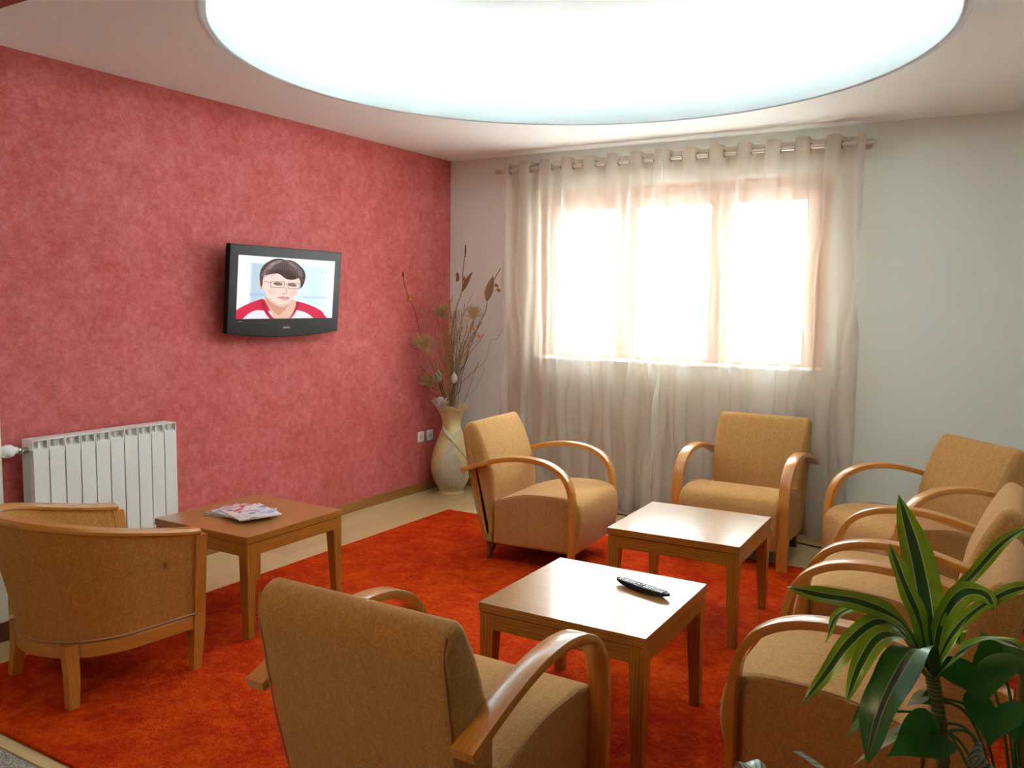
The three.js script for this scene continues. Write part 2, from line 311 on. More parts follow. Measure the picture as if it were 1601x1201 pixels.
// ---------------------------------------------------------------- radiator
{
  const x0 = 0.035, x1 = 0.13, yb = 0.17, yt = 0.85, n = 10, pw = 0.08;
  const r = thing('radiator', 'white aluminium radiator on the red wall behind the tub chair', 'radiator', [0, 0, 2.795]);
  for (let i = 0; i < n; i++) {
    const a = i * pw + 0.0015, b = (i + 1) * pw - 0.0015, m = (a + b) / 2;
    const s = mesh('section', merge([box2(x0, x0 + 0.006, yb, yt, a, b), box2(x0 + 0.006, x1 - 0.012, yb + 0.02, yt - 0.012, m - 0.007, m + 0.007), box2(x0 + 0.03, x1 - 0.05, yb + 0.01, yb + 0.05, a - 0.0014, b + 0.0014), box2(x0 + 0.03, x1 - 0.05, yt - 0.09, yt - 0.05, a - 0.0014, b + 0.0014)]), M.radiator, r);
    const fp = profile(rounded([[a + 0.001, yb, 0.004], [b - 0.001, yb, 0.004], [b - 0.001, yt - 0.047, 0.004], [a + 0.001, yt - 0.047, 0.004]]), 0.006, 0.0015); fp.translate(x1 - 0.003, 0, 0); mesh('front_plate', fp, M.radiator, s);
    // air outlet: an opening in front under the top cap, a slanting deflector inside and a thin fin
    const defl = box(0.10, 0.003, b - a - 0.008); defl.rotateZ(-0.42); defl.translate((x0 + x1) / 2 - 0.004, yt - 0.028, m);
    mesh('air_outlet', merge([box2(x0, x1 - 0.004, yt - 0.007, yt, a, b, 0.0015), box2(x0 + 0.006, x1 - 0.002, yt - 0.05, yt - 0.006, a, a + 0.005), box2(x0 + 0.006, x1 - 0.002, yt - 0.05, yt - 0.006, b - 0.005, b), defl]), M.radiator, s);
    const f2 = box(0.05, 0.034, 0.002); f2.rotateY(0.5); f2.translate(x0 + 0.068, yt - 0.022, m); mesh('fin', f2, M.radiator, s);
  }
  const v = new THREE.LatheGeometry([[0.001, 0], [0.014, 0.001], [0.018, 0.02], [0.029, 0.034], [0.032, 0.05], [0.028, 0.072], [0.018, 0.082], [0.001, 0.084]].map(p => new THREE.Vector2(...p)), 24);
  const head = v.clone(); head.rotateX(Math.PI / 2); head.rotateY(0.25); head.translate(0.088, 0.81, 0.85);
  mesh('valve_head', head, M.radiator, r);
  const c1 = new THREE.CylinderGeometry(0.012, 0.012, 0.05, 16); c1.rotateX(Math.PI / 2); c1.translate(0.083, 0.80, 0.825); const c2 = new THREE.CylinderGeometry(0.016, 0.016, 0.02, 6); c2.rotateX(Math.PI / 2); c2.translate(0.083, 0.80, 0.808);
  const c3 = new THREE.SphereGeometry(0.019, 16, 12); c3.translate(0.085, 0.803, 0.842); const pipe = tube([V3(0.085, 0.80, 0.842), V3(0.04, 0.80, 0.842), V3(0.002, 0.80, 0.842)], 0.009, 10, 10);
  mesh('valve_body', merge([c1, c2, c3, pipe]), M.chrome, r);
  const plug = new THREE.CylinderGeometry(0.013, 0.013, 0.012, 16); plug.rotateX(Math.PI / 2); plug.translate(0.083, 0.80, -0.006); mesh('bleed_plug', plug, M.chrome, r);
  for (const z of [0.16, 0.64]) mesh('wall_bracket', box2(0.0, x0 + 0.04, 0.77, 0.785, z - 0.012, z + 0.012), M.radiator, r);
}

// ---------------------------------------------------------------- television
{
  const t = thing('television', 'black flat television tilted on the red wall showing a young man with glasses', 'television', [0.112, 1.59, 1.955]);
  t.rotation.set(0.085, Math.PI / 2, 0, 'YXZ');
  const W = 0.93, Ht = 0.52, b = 0.058;
  const s = new THREE.Shape(); s.moveTo(-W / 2, Ht / 2); s.lineTo(-W / 2, -Ht / 2); s.quadraticCurveTo(0, -Ht / 2 - 0.055, W / 2, -Ht / 2); s.lineTo(W / 2, Ht / 2); s.closePath();
  const bz = new THREE.ExtrudeGeometry(s, { depth: 0.03, bevelEnabled: true, bevelSize: 0.004, bevelThickness: 0.004, bevelSegments: 3, curveSegments: 24 }); bz.translate(0, 0, -0.008);
  mesh('bezel', bz, M.blackGloss, t);
  mesh('back_cover', merge([box2(-W / 2 + 0.02, W / 2 - 0.02, -Ht / 2 + 0.01, Ht / 2 - 0.01, -0.05, -0.008, 0.015), box2(-0.28, 0.28, -0.2, 0.16, -0.072, -0.05, 0.01)]), M.black, t);
  const cv = document.createElement('canvas'); cv.width = 640; cv.height = 400; const g = cv.getContext('2d');
  const bg = g.createLinearGradient(0, 0, 640, 0); bg.addColorStop(0, '#f4fbff'); bg.addColorStop(0.1, '#ffffff'); bg.addColorStop(0.14, '#b9cfe0'); bg.addColorStop(0.25, '#c3d8e8'); bg.addColorStop(0.55, '#e2f2fb'); bg.addColorStop(0.8, '#d9f0fa'); bg.addColorStop(1, '#f6fdff'); g.fillStyle = bg; g.fillRect(0, 0, 640, 400);
  g.fillStyle = 'rgba(255,255,255,0.75)'; g.fillRect(0, 0, 640, 46);
  g.fillStyle = 'rgba(140,175,200,0.35)'; g.fillRect(75, 235, 100, 20); g.fillRect(420, 250, 170, 12);
  const P = (pts, c) => { g.fillStyle = c; g.beginPath(); g.moveTo(pts[0][0], pts[0][1]); for (let i = 1; i < pts.length; i++) { const q = pts[i]; q.length === 2 ? g.lineTo(...q) : g.quadraticCurveTo(...q); } g.closePath(); g.fill(); };
  P([[0, 400], [0, 345], [40, 310, 150, 272], [240, 300], [380, 285], [470, 300, 560, 350], [600, 400]], '#d5264a');           // sleeves
  P([[40, 400], [90, 340, 140, 345], [200, 350], [380, 345], [450, 350, 505, 400]], '#ece6ee');                          // shirt front
  P([[150, 272], [165, 275], [180, 350, 235, 400], [205, 400], [160, 350, 140, 280]], '#b01c3c'); P([[376, 285], [392, 285], [395, 350, 345, 400], [320, 400], [370, 350, 376, 285]], '#b01c3c');
  P([[165, 270], [200, 330, 235, 400], [335, 400], [380, 340, 376, 282], [300, 250]], '#e9bda6');                         // neck
  P([[168, 250], [250, 340, 300, 322], [330, 300], [300, 360, 260, 380], [190, 330, 168, 250]], '#d39a80');
  P([[152, 120], [140, 150], [148, 190, 160, 205], [175, 250, 235, 295], [275, 318, 315, 300], [370, 260, 385, 215], [402, 170, 398, 120], [300, 60]], '#f6d8cc'); // face
  P([[128, 150], [118, 170, 140, 200], [155, 205], [155, 150]], '#eebfae');                                                // ear
  P([[152, 170], [150, 110, 178, 118], [230, 100, 262, 104], [300, 150, 345, 140], [370, 120, 385, 128], [405, 150, 398, 200], [418, 190, 430, 140], [440, 80, 395, 50], [350, 5, 290, 12], [230, -5, 185, 30], [130, 60, 132, 130], [134, 170, 145, 205]], '#4f3a36'); // hair
  for (let i = 0; i < 60; i++) { const a = i / 59, x = 150 + a * 260, y0 = 30 + 60 * Math.pow(Math.abs(a - 0.5) * 2, 2); g.strokeStyle = ['rgba(214,206,214,0.35)', 'rgba(120,96,92,0.4)', 'rgba(60,40,40,0.4)'][i % 3]; g.lineWidth = 2.5; g.beginPath(); g.moveTo(275 + (a - 0.5) * 60, 14); g.quadraticCurveTo(x, y0 - 10, x + (a - 0.5) * 30, y0 + 50 + (i * 37 % 40)); g.stroke(); }
  g.fillStyle = 'rgba(206,198,206,0.32)'; for (const [x, y, a, b, q] of [[195, 60, 34, 16, -0.7], [232, 34, 40, 11, -0.3], [350, 44, 40, 13, 0.5], [395, 90, 30, 14, 1.2], [160, 105, 26, 9, -1.3]]) { g.beginPath(); g.ellipse(x, y, a, b, q, 0, 7); g.fill(); }
  g.fillStyle = 'rgba(226,150,140,0.22)'; for (const [x, y] of [[215, 225], [355, 228]]) { g.beginPath(); g.ellipse(x, y, 30, 20, 0, 0, 7); g.fill(); }
  P([[200, 100], [240, 70, 290, 78], [345, 80, 380, 130], [330, 155, 285, 128], [250, 95, 200, 100]], '#4a302a');
  g.fillStyle = 'rgba(96,62,58,0.75)'; for (const [x, y] of [[250, 172], [345, 176]]) { g.beginPath(); g.ellipse(x, y, 30, 11, 0.08, 0, 7); g.fill(); }
  g.strokeStyle = '#6a5a62'; g.lineWidth = 3; g.strokeRect(205, 158, 85, 38); g.strokeRect(318, 162, 74, 38); g.beginPath(); g.moveTo(290, 172); g.lineTo(318, 174); g.moveTo(205, 165); g.lineTo(160, 158); g.stroke();
  g.strokeStyle = '#c98f80'; g.lineWidth = 5; g.beginPath(); g.moveTo(300, 195); g.quadraticCurveTo(318, 232, 300, 236); g.quadraticCurveTo(288, 240, 278, 232); g.stroke();
  P([[245, 262], [280, 248, 300, 258], [318, 250, 336, 266], [300, 272, 245, 262]], '#c9838a'); P([[262, 268], [300, 272, 330, 268], [305, 292, 262, 268]], '#d99a9c');
  g.fillStyle = 'rgba(120,190,190,0.35)'; g.font = 'bold 34px sans-serif'; g.fillText('C 2', 36, 52); g.fillStyle = 'rgba(90,90,100,0.45)'; g.fillRect(545, 86, 6, 6); g.fillRect(570, 70, 5, 14);
  const tx = new THREE.CanvasTexture(cv); tx.colorSpace = THREE.SRGBColorSpace;
  const sg = new THREE.PlaneGeometry(W - 2 * b, Ht - 0.058 - 0.085); sg.translate(0, 0.0135, 0.0268);
  mesh('screen', sg, phys({ color: 0x000000, emissive: 0xffffff, emissiveMap: tx, emissiveIntensity: 0.33, roughness: 0.5, specularIntensity: 0.25 }), t);
  const c2 = document.createElement('canvas'); c2.width = 256; c2.height = 48; const h = c2.getContext('2d'); h.fillStyle = '#0b0b0c'; h.fillRect(0, 0, 256, 48); h.fillStyle = '#d8d8d8'; h.font = 'bold 34px sans-serif'; h.textAlign = 'center'; h.fillText('SAMSUNG', 128, 36);
  const t2 = new THREE.CanvasTexture(c2); t2.colorSpace = THREE.SRGBColorSpace; const lg = new THREE.PlaneGeometry(0.085, 0.016); lg.translate(0.0, -Ht / 2 + 0.028, 0.0272); mesh('maker_lettering', lg, std({ map: t2, roughness: 0.4 }), t);
  const led = new THREE.PlaneGeometry(0.03, 0.004); led.translate(-W / 2 + 0.09, -Ht / 2 + 0.07, 0.0272); mesh('button_marks', led, std({ color: 0x8a8a60 }), t);
  const br = merge([box2(-0.1, 0.1, -0.1, 0.1, -0.112, -0.105), box2(-0.03, 0.03, -0.06, 0.06, -0.106, -0.07)]); mesh('wall_mount', br, M.black, t);
}

// ---------------------------------------------------------------- wall sockets
for (const [z, lab] of [[0.404, 'left white wall socket beside the vase, farther from the corner'], [0.283, 'right white wall socket beside the vase, nearer the corner']]) {
  const s = thing('wall_socket', lab, 'socket', [0, 0.446, z], 0, 'sockets on the red wall');
  mesh('plate', box2(0, 0.01, -0.043, 0.043, -0.041, 0.041, 0.005), M.radiator, s);
  const c = new THREE.CylinderGeometry(0.02, 0.02, 0.003, 24); c.rotateZ(Math.PI / 2); c.translate(0.011, 0, 0); mesh('insert', c, std({ color: 0xd8d6cc, roughness: 0.5 }), s);
  for (const k of [-1, 1]) { const h = new THREE.CylinderGeometry(0.0025, 0.0025, 0.002, 8); h.rotateZ(Math.PI / 2); h.translate(0.0127, 0, k * 0.0095); mesh('pin_hole', h, M.dark, s); }
}

// ---------------------------------------------------------------- tables
const TS = 0.624, TH = 0.4677;
function makeTable() {
  const t = thing('coffee_table', '', 'table');
  const hs = TS / 2;
  mesh('table_top', metric(box2(-hs, hs, TH - 0.032, TH, -hs, hs, 0.0015)), M.table, t);
  const a = hs - 0.004;
  for (const k of [-1, 1]) {
    mesh('apron', metric(box2(-a + 0.05, a - 0.05, TH - 0.092, TH - 0.036, k * (a - 0.011) - 0.011, k * (a - 0.011) + 0.011, 0.001)), M.table, t);
    mesh('apron', metric(box2(k * (a - 0.011) - 0.011, k * (a - 0.011) + 0.011, TH - 0.092, TH - 0.036, -a + 0.05, a - 0.05, 0.001)), M.table, t);
  }
  mesh('shadow_gap_strip', box2(-a + 0.004, a - 0.004, TH - 0.037, TH - 0.031, -a + 0.004, a - 0.004), M.darkfoot, t);  // dark strip that paints the shade line between top and aprons
  for (const sx of [-1, 1]) for (const sz of [-1, 1]) {                // legs taper on their inner faces
    const g = new THREE.BufferGeometry(), w = 0.054, b = 0.036, y1 = TH - 0.036, X = sx * a, Z = sz * a;
    const q = (x, y, z) => [X - sx * x, y, Z - sz * z];
    const c = [q(0, 0, 0), q(b, 0, 0), q(b, 0, b), q(0, 0, b), q(0, y1 - 0.056, 0), q(w, y1 - 0.056, 0), q(w, y1 - 0.056, w), q(0, y1 - 0.056, w), q(0, y1, 0), q(w, y1, 0), q(w, y1, w), q(0, y1, w)];
    const f = [[0, 1, 5, 4], [1, 2, 6, 5], [2, 3, 7, 6], [3, 0, 4, 7], [4, 5, 9, 8], [5, 6, 10, 9], [6, 7, 11, 10], [7, 4, 8, 11], [8, 9, 10, 11], [3, 2, 1, 0]];
    const pos = []; for (const k of f) { const tri = sx * sz > 0 ? [[0, 2, 1], [0, 3, 2]] : [[0, 1, 2], [0, 2, 3]]; for (const t3 of tri) for (const i of t3) pos.push(...c[k[i]]); }
    g.setAttribute('position', new THREE.Float32BufferAttribute(pos, 3)); g.computeVertexNormals();
    mesh('leg', metric(g, 'y'), M.table, t);
  }
  return t;
}
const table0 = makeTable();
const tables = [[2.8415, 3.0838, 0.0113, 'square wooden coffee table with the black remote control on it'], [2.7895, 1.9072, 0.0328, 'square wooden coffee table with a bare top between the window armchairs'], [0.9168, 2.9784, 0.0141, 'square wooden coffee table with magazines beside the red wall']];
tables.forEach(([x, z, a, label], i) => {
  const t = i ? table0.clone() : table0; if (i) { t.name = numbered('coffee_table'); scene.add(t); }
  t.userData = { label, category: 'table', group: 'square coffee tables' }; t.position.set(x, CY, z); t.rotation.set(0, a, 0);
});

// ---------------------------------------------------------------- bentwood armchairs
function makeArmchair() {
  const c = thing('armchair', '', 'armchair');
  const W = 0.59;
  const backPts = rounded([[0.0, 0.105, 0.015], [-0.10, 0.472, 0.15], [-0.160, 0.78, 0.06], [-0.085, 0.83, 0.06], [-0.018, 0.72, 0.1], [0.062, 0.51, 0.12], [0.064, 0.36, 0.03], [0.064, 0.105, 0.01]]);
  const back = mesh('backrest', metric(smooth(profile(backPts, W, 0.03, false, 6), 0.8)), M.fabric, c);
  const seatPts = rounded([[0.066, 0.105, 0.004], [0.588, 0.105, 0.02], [0.637, 0.26, 0.2], [0.612, 0.405, 0.07], [0.50, 0.432, 0.09], [0.27, 0.422, 0.15], [0.066, 0.358, 0.01]]);
  const seat = mesh('seat', metric(smooth(profile(seatPts, W, 0.018, false, 5), 0.8)), M.fabric, c);
  for (const s of [-1, 1]) {                                            // seams on the rear and side edges
    const x = s * (W / 2 - 0.012);
    mesh('piping', tube([V3(x, 0.12, -0.006), V3(x, 0.30, -0.054), V3(x, 0.472, -0.098), V3(x, 0.63, -0.128), V3(x, 0.75, -0.146), V3(x, 0.795, -0.138)], 0.0028, 30, 6), M.piping, back);
    const x2 = s * (W / 2 - 0.004);
    mesh('piping', tube([V3(x2, 0.368, 0.09), V3(x2, 0.392, 0.165), V3(x2, 0.417, 0.27), V3(x2, 0.424, 0.40), V3(x2, 0.42, 0.50)], 0.0025, 24, 6), M.piping, seat);
    // bent arm: foot, leg and rail in one strip
    const line = new THREE.SplineCurve([[0.572, 0], [0.577, 0.15], [0.58, 0.30], [0.578, 0.41], [0.556, 0.505], [0.505, 0.573], [0.42, 0.616], [0.31, 0.632], [0.18, 0.624], [0.03, 0.588], [-0.128, 0.532]].map(p => new THREE.Vector2(...p)));
    const n = 70, up = [], lo = [], th = 0.0135;
    for (let i = 0; i <= n; i++) { const p = line.getPoint(i / n), t = line.getTangent(i / n), k = th * (i < 8 ? 0.9 : 1); up.push([p.x + t.y * k, Math.max(0, p.y - t.x * k)]); lo.push([p.x - t.y * k, Math.max(0, p.y + t.x * k)]); }
    up[0][1] = lo[0][1] = 0;
    const arm = profile([...up, ...lo.reverse()], 0.062, 0.003, false, 2); arm.translate(s * 0.322, 0, 0);
    const g = smooth(arm, 0.5), p = g.attributes.position, uv = g.attributes.uv;
    for (let i = 0; i < p.count; i++) uv.setXY(i, p.getZ(i) * 0.8 + p.getY(i) * 1.1, p.getX(i) + p.getY(i) * 0.02);
    mesh('arm', g, M.beech, c);
    const leg = profile(rounded([[0.002, 0, 0.003], [0.026, 0, 0.003], [0.034, 0.04, 0.05], [0.062, 0.106, 0.01], [0.004, 0.106, 0.01], [0.010, 0.05, 0.06]]), 0.04, 0.003); leg.translate(s * (W / 2 - 0.05), 0, 0);
    mesh('rear_leg', metric(smooth(leg, 0.6), 'y'), M.darkfoot, c);
  }
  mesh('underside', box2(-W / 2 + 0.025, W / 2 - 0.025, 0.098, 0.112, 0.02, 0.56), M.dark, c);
  return c;
}
const chair0 = makeArmchair();
const D = Math.PI / 180;
const chairs = [
  [2.806, 4.245, 180, 'tan armchair with bent wooden arms seen from behind, nearest to the viewer'],
  [1.43, 1.405, 90 + 4, 'tan armchair with bent wooden arms standing side-on beside the vase'],
  [2.70, 0.372, -1.5, 'tan armchair with bent wooden arms facing the viewer in front of the curtains'],
  [3.885, 0.765, -49, 'tan armchair with bent wooden arms set diagonally in the corner by the plain wall'],
  [4.02, 2.12, -90, 'middle tan armchair of the right-hand row, next to the diagonal corner armchair'],
  [4.02, 3.075, -90, 'tan armchair on the right partly hidden behind the potted plants'],
];
chairs.forEach(([x, z, a, label], i) => {
  const c = i ? chair0.clone() : chair0; if (i) { c.name = numbered('armchair'); scene.add(c); }
  c.userData = { label, category: 'armchair', group: 'bentwood armchairs around the coffee tables' };
  c.position.set(x, CY, z); c.rotation.set(0, a * D, 0);
});

// ---------------------------------------------------------------- tub chair
{
  const c = thing('tub_chair', 'brown upholstered tub chair with a wooden rim, seen from behind by the radiator', 'armchair', [0.965, CY, 3.858], Math.PI - 0.10);
  // plan of the shell: u from one front edge round the back to the other
  const plan = (u, a, zf, zb, r) => {                                   // half-width a, front z, back z, straight run then half ellipse
    const zs = zb + r, Ls = zf - zs, Lc = Math.PI * (a + r) / 2, L = 2 * Ls + Lc, s = u * L;
    if (s < Ls) return [a, zf - s]; if (s > L - Ls) return [-a, zs + (s - (L - Ls))];
    const t = (s - Ls) / Lc * Math.PI; return [a * Math.cos(t), zs - r * Math.sin(t)];
  };
  const rimH = u => 0.575 + 0.12 * Math.pow(Math.sin(Math.PI * u), 1.3);
  const y0 = 0.232;
  const shell = (u, v, off) => {                                        // v 0 bottom .. 1 rim
    const e = Math.pow(v, 1.15), a = 0.292 + 0.052 * e, zb = -0.255 - 0.10 * e, zf = 0.30 - 0.02 * e, r = 0.30 + 0.03 * e;
    const [x, z] = plan(u, a, zf, zb, r), [x2, z2] = plan(Math.min(1, u + 1e-3), a, zf, zb, r), [x1, z1] = plan(Math.max(0, u - 1e-3), a, zf, zb, r);
    let tx = x2 - x1, tz = z2 - z1; const l = Math.hypot(tx, tz); tx /= l; tz /= l;
    return V3(x - tz * off, y0 + (rimH(u) - y0) * v, z + tx * off);
  };
  const grid = (f, nu, nv, flip, stain) => {
    const pos = [], idx = [], uv = [], col = [];
    for (let j = 0; j <= nv; j++) for (let i = 0; i <= nu; i++) {
      const p = f(i / nu, j / nv); pos.push(p.x, p.y, p.z); uv.push(i / nu * 1.9, p.y);
      if (stain) { const d = Math.hypot((i / nu - stain[0]) * 1.9, (p.y - stain[1]) * 0.8), k = 1 - 0.72 * Math.exp(-d * d / (2 * 0.0085 * 0.0085)); col.push(k, k, k); }
    }
    for (let j = 0; j < nv; j++) for (let i = 0; i < nu; i++) { const a = j * (nu + 1) + i, b = a + 1, d = a + nu + 1, e = d + 1; flip ? idx.push(a, d, b, b, d, e) : idx.push(a, b, d, b, e, d); }
    const g = new THREE.BufferGeometry(); g.setAttribute('position', new THREE.Float32BufferAttribute(pos, 3)); g.setAttribute('uv', new THREE.Float32BufferAttribute(uv, 2)); if (stain) g.setAttribute('color', new THREE.Float32BufferAttribute(col, 3)); g.setIndex(idx); g.computeVertexNormals(); return g;
  };
  // local +x is the viewer's left side of this chair (it faces away), so its right arm seen in the picture is u near 1
  const sgn = 1;
  mesh('outer_upholstery', grid((u, v) => shell(0.012 + u * 0.976, v, 0), 260, 60, false, [0.915, 0.478]), M.tubfabric, c);
  mesh('inner_upholstery', grid((u, v) => shell(0.012 + u * 0.976, 0.2 + v * 0.8, -0.055), 90, 16, true), M.tubfabric2, c);
  // rim, rail, front posts
  const strip = (f, n) => { const pos = [], idx = [], uv = []; for (let i = 0; i <= n; i++) { const q = f(i / n); for (const p of q) pos.push(p.x, p.y, p.z); for (let k = 0; k < q.length; k++) uv.push(i / n * 1.9, k * 0.03); }
    const m = f(0).length; for (let i = 0; i < n; i++) for (let k = 0; k < m; k++) { const a = i * m + k, b = i * m + (k + 1) % m, d = a + m, e = b + m; idx.push(a, d, b, b, d, e); }
    for (const [s, fl] of [[0, 0], [n * m, 1]]) for (let k = 1; k < m - 1; k++) fl ? idx.push(s, s + k + 1, s + k) : idx.push(s, s + k, s + k + 1);
    let g = new THREE.BufferGeometry(); g.setAttribute('position', new THREE.Float32BufferAttribute(pos, 3)); g.setAttribute('uv', new THREE.Float32BufferAttribute(uv, 2)); g.setIndex(idx); g = g.toNonIndexed(); g.computeVertexNormals(); return smooth(g, 0.6); };
  const sec = (u, v, o0, o1, h0, h1, r = 0.006) => { const q = [[o0, h0 + r], [o0 + r, h0], [o1 - r, h0], [o1, h0 + r], [o1, h1 - r], [o1 - r, h1], [o0 + r, h1], [o0, h1 - r]]; return q.map(([o, h]) => { const p = shell(u, v, o); p.y += h; return p; }); };
  mesh('rim', strip(u => sec(u, 1, -0.062, 0.008, -0.004, 0.026, 0.01), 120), M.tubwood, c);
  mesh('base_rail', strip(u => sec(0.02 + u * 0.96, 0, -0.03, 0.004, -0.062, -0.002), 100), M.tubwood, c);
  mesh('piping', strip(u => sec(0.012 + u * 0.976, 0, -0.002, 0.007, 0.0, 0.008, 0.003), 120), M.piping, c);
  for (const s of [0, 1]) {
    const k = s ? -1 : 1, p = shell(s, 0, 0), q = shell(s, 1, 0);
    // front post and leg: one tapered upright
    const up = (x, y, z, wx, wz) => [V3(x - wx, y, z - wz), V3(x + wx, y, z - wz), V3(x + wx, y, z + wz), V3(x - wx, y, z + wz)];
    const lv = [up(k * 0.283, 0, 0.282, 0.018, 0.018), up(k * 0.278, 0.17, 0.294, 0.026, 0.024), up(k * (Math.abs(p.x) - 0.024), y0, 0.302, 0.03, 0.024), up(k * (Math.abs(q.x) - 0.026), q.y - 0.001, q.z + 0.002, 0.034, 0.024)];
    const pos = []; for (let i = 0; i < 3; i++) for (let m = 0; m < 4; m++) { const a = lv[i][m], b = lv[i][(m + 1) % 4], d = lv[i + 1][m], e = lv[i + 1][(m + 1) % 4]; for (const v of [a, d, b, b, d, e]) pos.push(v.x, v.y, v.z); }
    for (const v of [lv[0][0], lv[0][1], lv[0][2], lv[0][0], lv[0][2], lv[0][3], lv[3][0], lv[3][2], lv[3][1], lv[3][0], lv[3][3], lv[3][2]]) pos.push(v.x, v.y, v.z);
    const g = new THREE.BufferGeometry(); g.setAttribute('position', new THREE.Float32BufferAttribute(pos, 3)); g.computeVertexNormals(); mesh('front_leg', metric(g, 'y'), M.tubwood, c);
    const pts = [up(k * 0.236, 0, -0.195, 0.019, 0.019), up(k * 0.220, 0.11, -0.186, 0.022, 0.022), up(k * 0.206, y0, -0.186, 0.024, 0.024)]; const ps = [];
    for (let i = 0; i < 2; i++) for (let m = 0; m < 4; m++) { const a = pts[i][m], b = pts[i][(m + 1) % 4], d = pts[i + 1][m], e = pts[i + 1][(m + 1) % 4]; for (const v of [a, d, b, b, d, e]) ps.push(v.x, v.y, v.z); }
    for (const v of [pts[0][0], pts[0][1], pts[0][2], pts[0][0], pts[0][2], pts[0][3]]) ps.push(v.x, v.y, v.z);
    const g2 = new THREE.BufferGeometry(); g2.setAttribute('position', new THREE.Float32BufferAttribute(ps, 3)); g2.computeVertexNormals(); mesh('rear_leg', metric(g2, 'y'), M.tubwood, c);
  }
  const ss = new THREE.Shape(), np = 40; for (let i = 0; i <= np; i++) { const [x, z] = plan(i / np, 0.225, 0.30, -0.19, 0.2); i ? ss.lineTo(x, z) : ss.moveTo(x, z); } ss.closePath();
  const sg = new THREE.ExtrudeGeometry(ss, { depth: 0.15, bevelEnabled: true, bevelSize: 0.015, bevelThickness: 0.02, bevelSegments: 3 }); sg.rotateX(Math.PI / 2); sg.translate(0, 0.40, 0); mesh('seat', metric(smooth(sg, 0.7)), M.tubfabric2, c);
}

// ---------------------------------------------------------------- remote control on the near table
{
  const r = thing('remote_control', 'black remote control with silver keys lying on the coffee table', 'remote control', [2.975, CY + TH, 2.975], -Math.atan2(0.072, 0.236));
  const s = new THREE.Shape(); s.moveTo(-0.123, 0); s.bezierCurveTo(-0.12, 0.02, -0.07, 0.027, 0, 0.027); s.bezierCurveTo(0.07, 0.027, 0.115, 0.024, 0.123, 0.0); s.bezierCurveTo(0.115, -0.024, 0.07, -0.027, 0, -0.027); s.bezierCurveTo(-0.07, -0.027, -0.12, -0.02, -0.123, 0);
  const g = new THREE.ExtrudeGeometry(s, { depth: 0.004, bevelEnabled: true, bevelSize: 0.004, bevelThickness: 0.009, bevelSegments: 5, curveSegments: 20, bevelOffset: -0.004 }); g.rotateX(-Math.PI / 2);
  const p = g.attributes.position; for (let i = 0; i < p.count; i++) { const x = p.getX(i), y = p.getY(i); p.setY(i, y + 0.009 + (y < 0.002 ? 0.013 * Math.pow(Math.abs(x) / 0.123, 2) : 0)); } g.computeVertexNormals();
  mesh('body', smooth(g, 0.5), M.black, r);
  const keys = []; for (let i = 0; i < 16; i++) for (let j = -1; j <= 1; j++) { const x = -0.098 + i * 0.0128; if (i > 5 && i < 9) continue; keys.push(box(0.0085, 0.004, 0.0095, x, 0.0228, j * 0.0125, 0.001)); }
  const k = mesh('keys', merge(keys), std({ color: 0xd4d6da, roughness: 0.35 }), r); k.userData = { kind: 'stuff', label: 'small silver keys' };
  const ring = new THREE.TorusGeometry(0.011, 0.0035, 8, 24); ring.rotateX(Math.PI / 2); ring.translate(-0.006, 0.023, 0); mesh('navigation_ring', ring, std({ color: 0xc8cad0, roughness: 0.3, metalness: 0.5 }), r);
}

// ---------------------------------------------------------------- magazines on the left table
{
  const cover = (sd, tones, n) => {
    const cv = document.createElement('canvas'); cv.width = 256; cv.height = 340; const g = cv.getContext('2d'); seed = sd;
    g.fillStyle = tones[0]; g.fillRect(0, 0, 256, 340);
    for (let i = 0; i < n; i++) { g.fillStyle = tones[Math.floor(rnd() * tones.length)]; g.save(); g.translate(rnd() * 256, rnd() * 340); g.rotate(rnd() * 6); g.beginPath(); g.ellipse(0, 0, 8 + rnd() * 46, 4 + rnd() * 20, 0, 0, 7); g.fill(); g.restore(); }
    g.fillStyle = tones[1]; g.fillRect(10, 10, 190, 20); for (let i = 0; i < 6; i++) { g.fillStyle = tones[(i + 2) % tones.length]; g.fillRect(14, 240 + i * 14, 60 + rnd() * 80, 6); }
    const t = new THREE.CanvasTexture(cv); t.colorSpace = THREE.SRGBColorSpace; return t;
  };
  const defs = [
    ['grey and white magazine at the bottom of the pile, poking out on the left', ['#b9b2aa', '#e8e6e2', '#7a7470', '#d5ccc8', '#a04a4a'], 0.86, 2.99, 0.62],
    ['pink-edged magazine second from the bottom of the pile', ['#d8b8bc', '#c43a50', '#f0ecea', '#8a7a80', '#c8b0a0'], 0.88, 3.0, 0.32],
    ['pale blue and red magazine in the middle of the pile', ['#bcd2e6', '#e6eef4', '#c03a48', '#93a8c4', '#e8e0d4'], 0.905, 3.012, 0.12],
    ['bright magazine with a red heading on top of the pile', ['#dfe3ec', '#cf2f3c', '#9fb4d8', '#f4f2f4', '#5a5a82', '#b9cdb0', '#e6dcb8', '#c4d0e4', '#7f2430'], 0.945, 3.01, -0.1],
  ];
  let y = CY + TH; const paper = std({ color: 0xe6e2da, roughness: 0.7 });
  defs.forEach(([label, tones, x, z, a], i) => {
    const m = thing('magazine', label, 'magazine', [x, y, z], a + Math.PI / 2 - 0.25, 'magazines on the coffee table');
    mesh('pages', box2(-0.104, 0.104, 0, 0.0045, -0.139, 0.139), paper, m);
    const cg = new THREE.BoxGeometry(0.21, 0.0012, 0.28); cg.translate(0, 0.0052, 0); mesh('cover', cg, phys({ map: cover(900 + i * 17, tones, 46), roughness: 0.3, clearcoat: 0.3 }), m); y += 0.0058;
  });
}

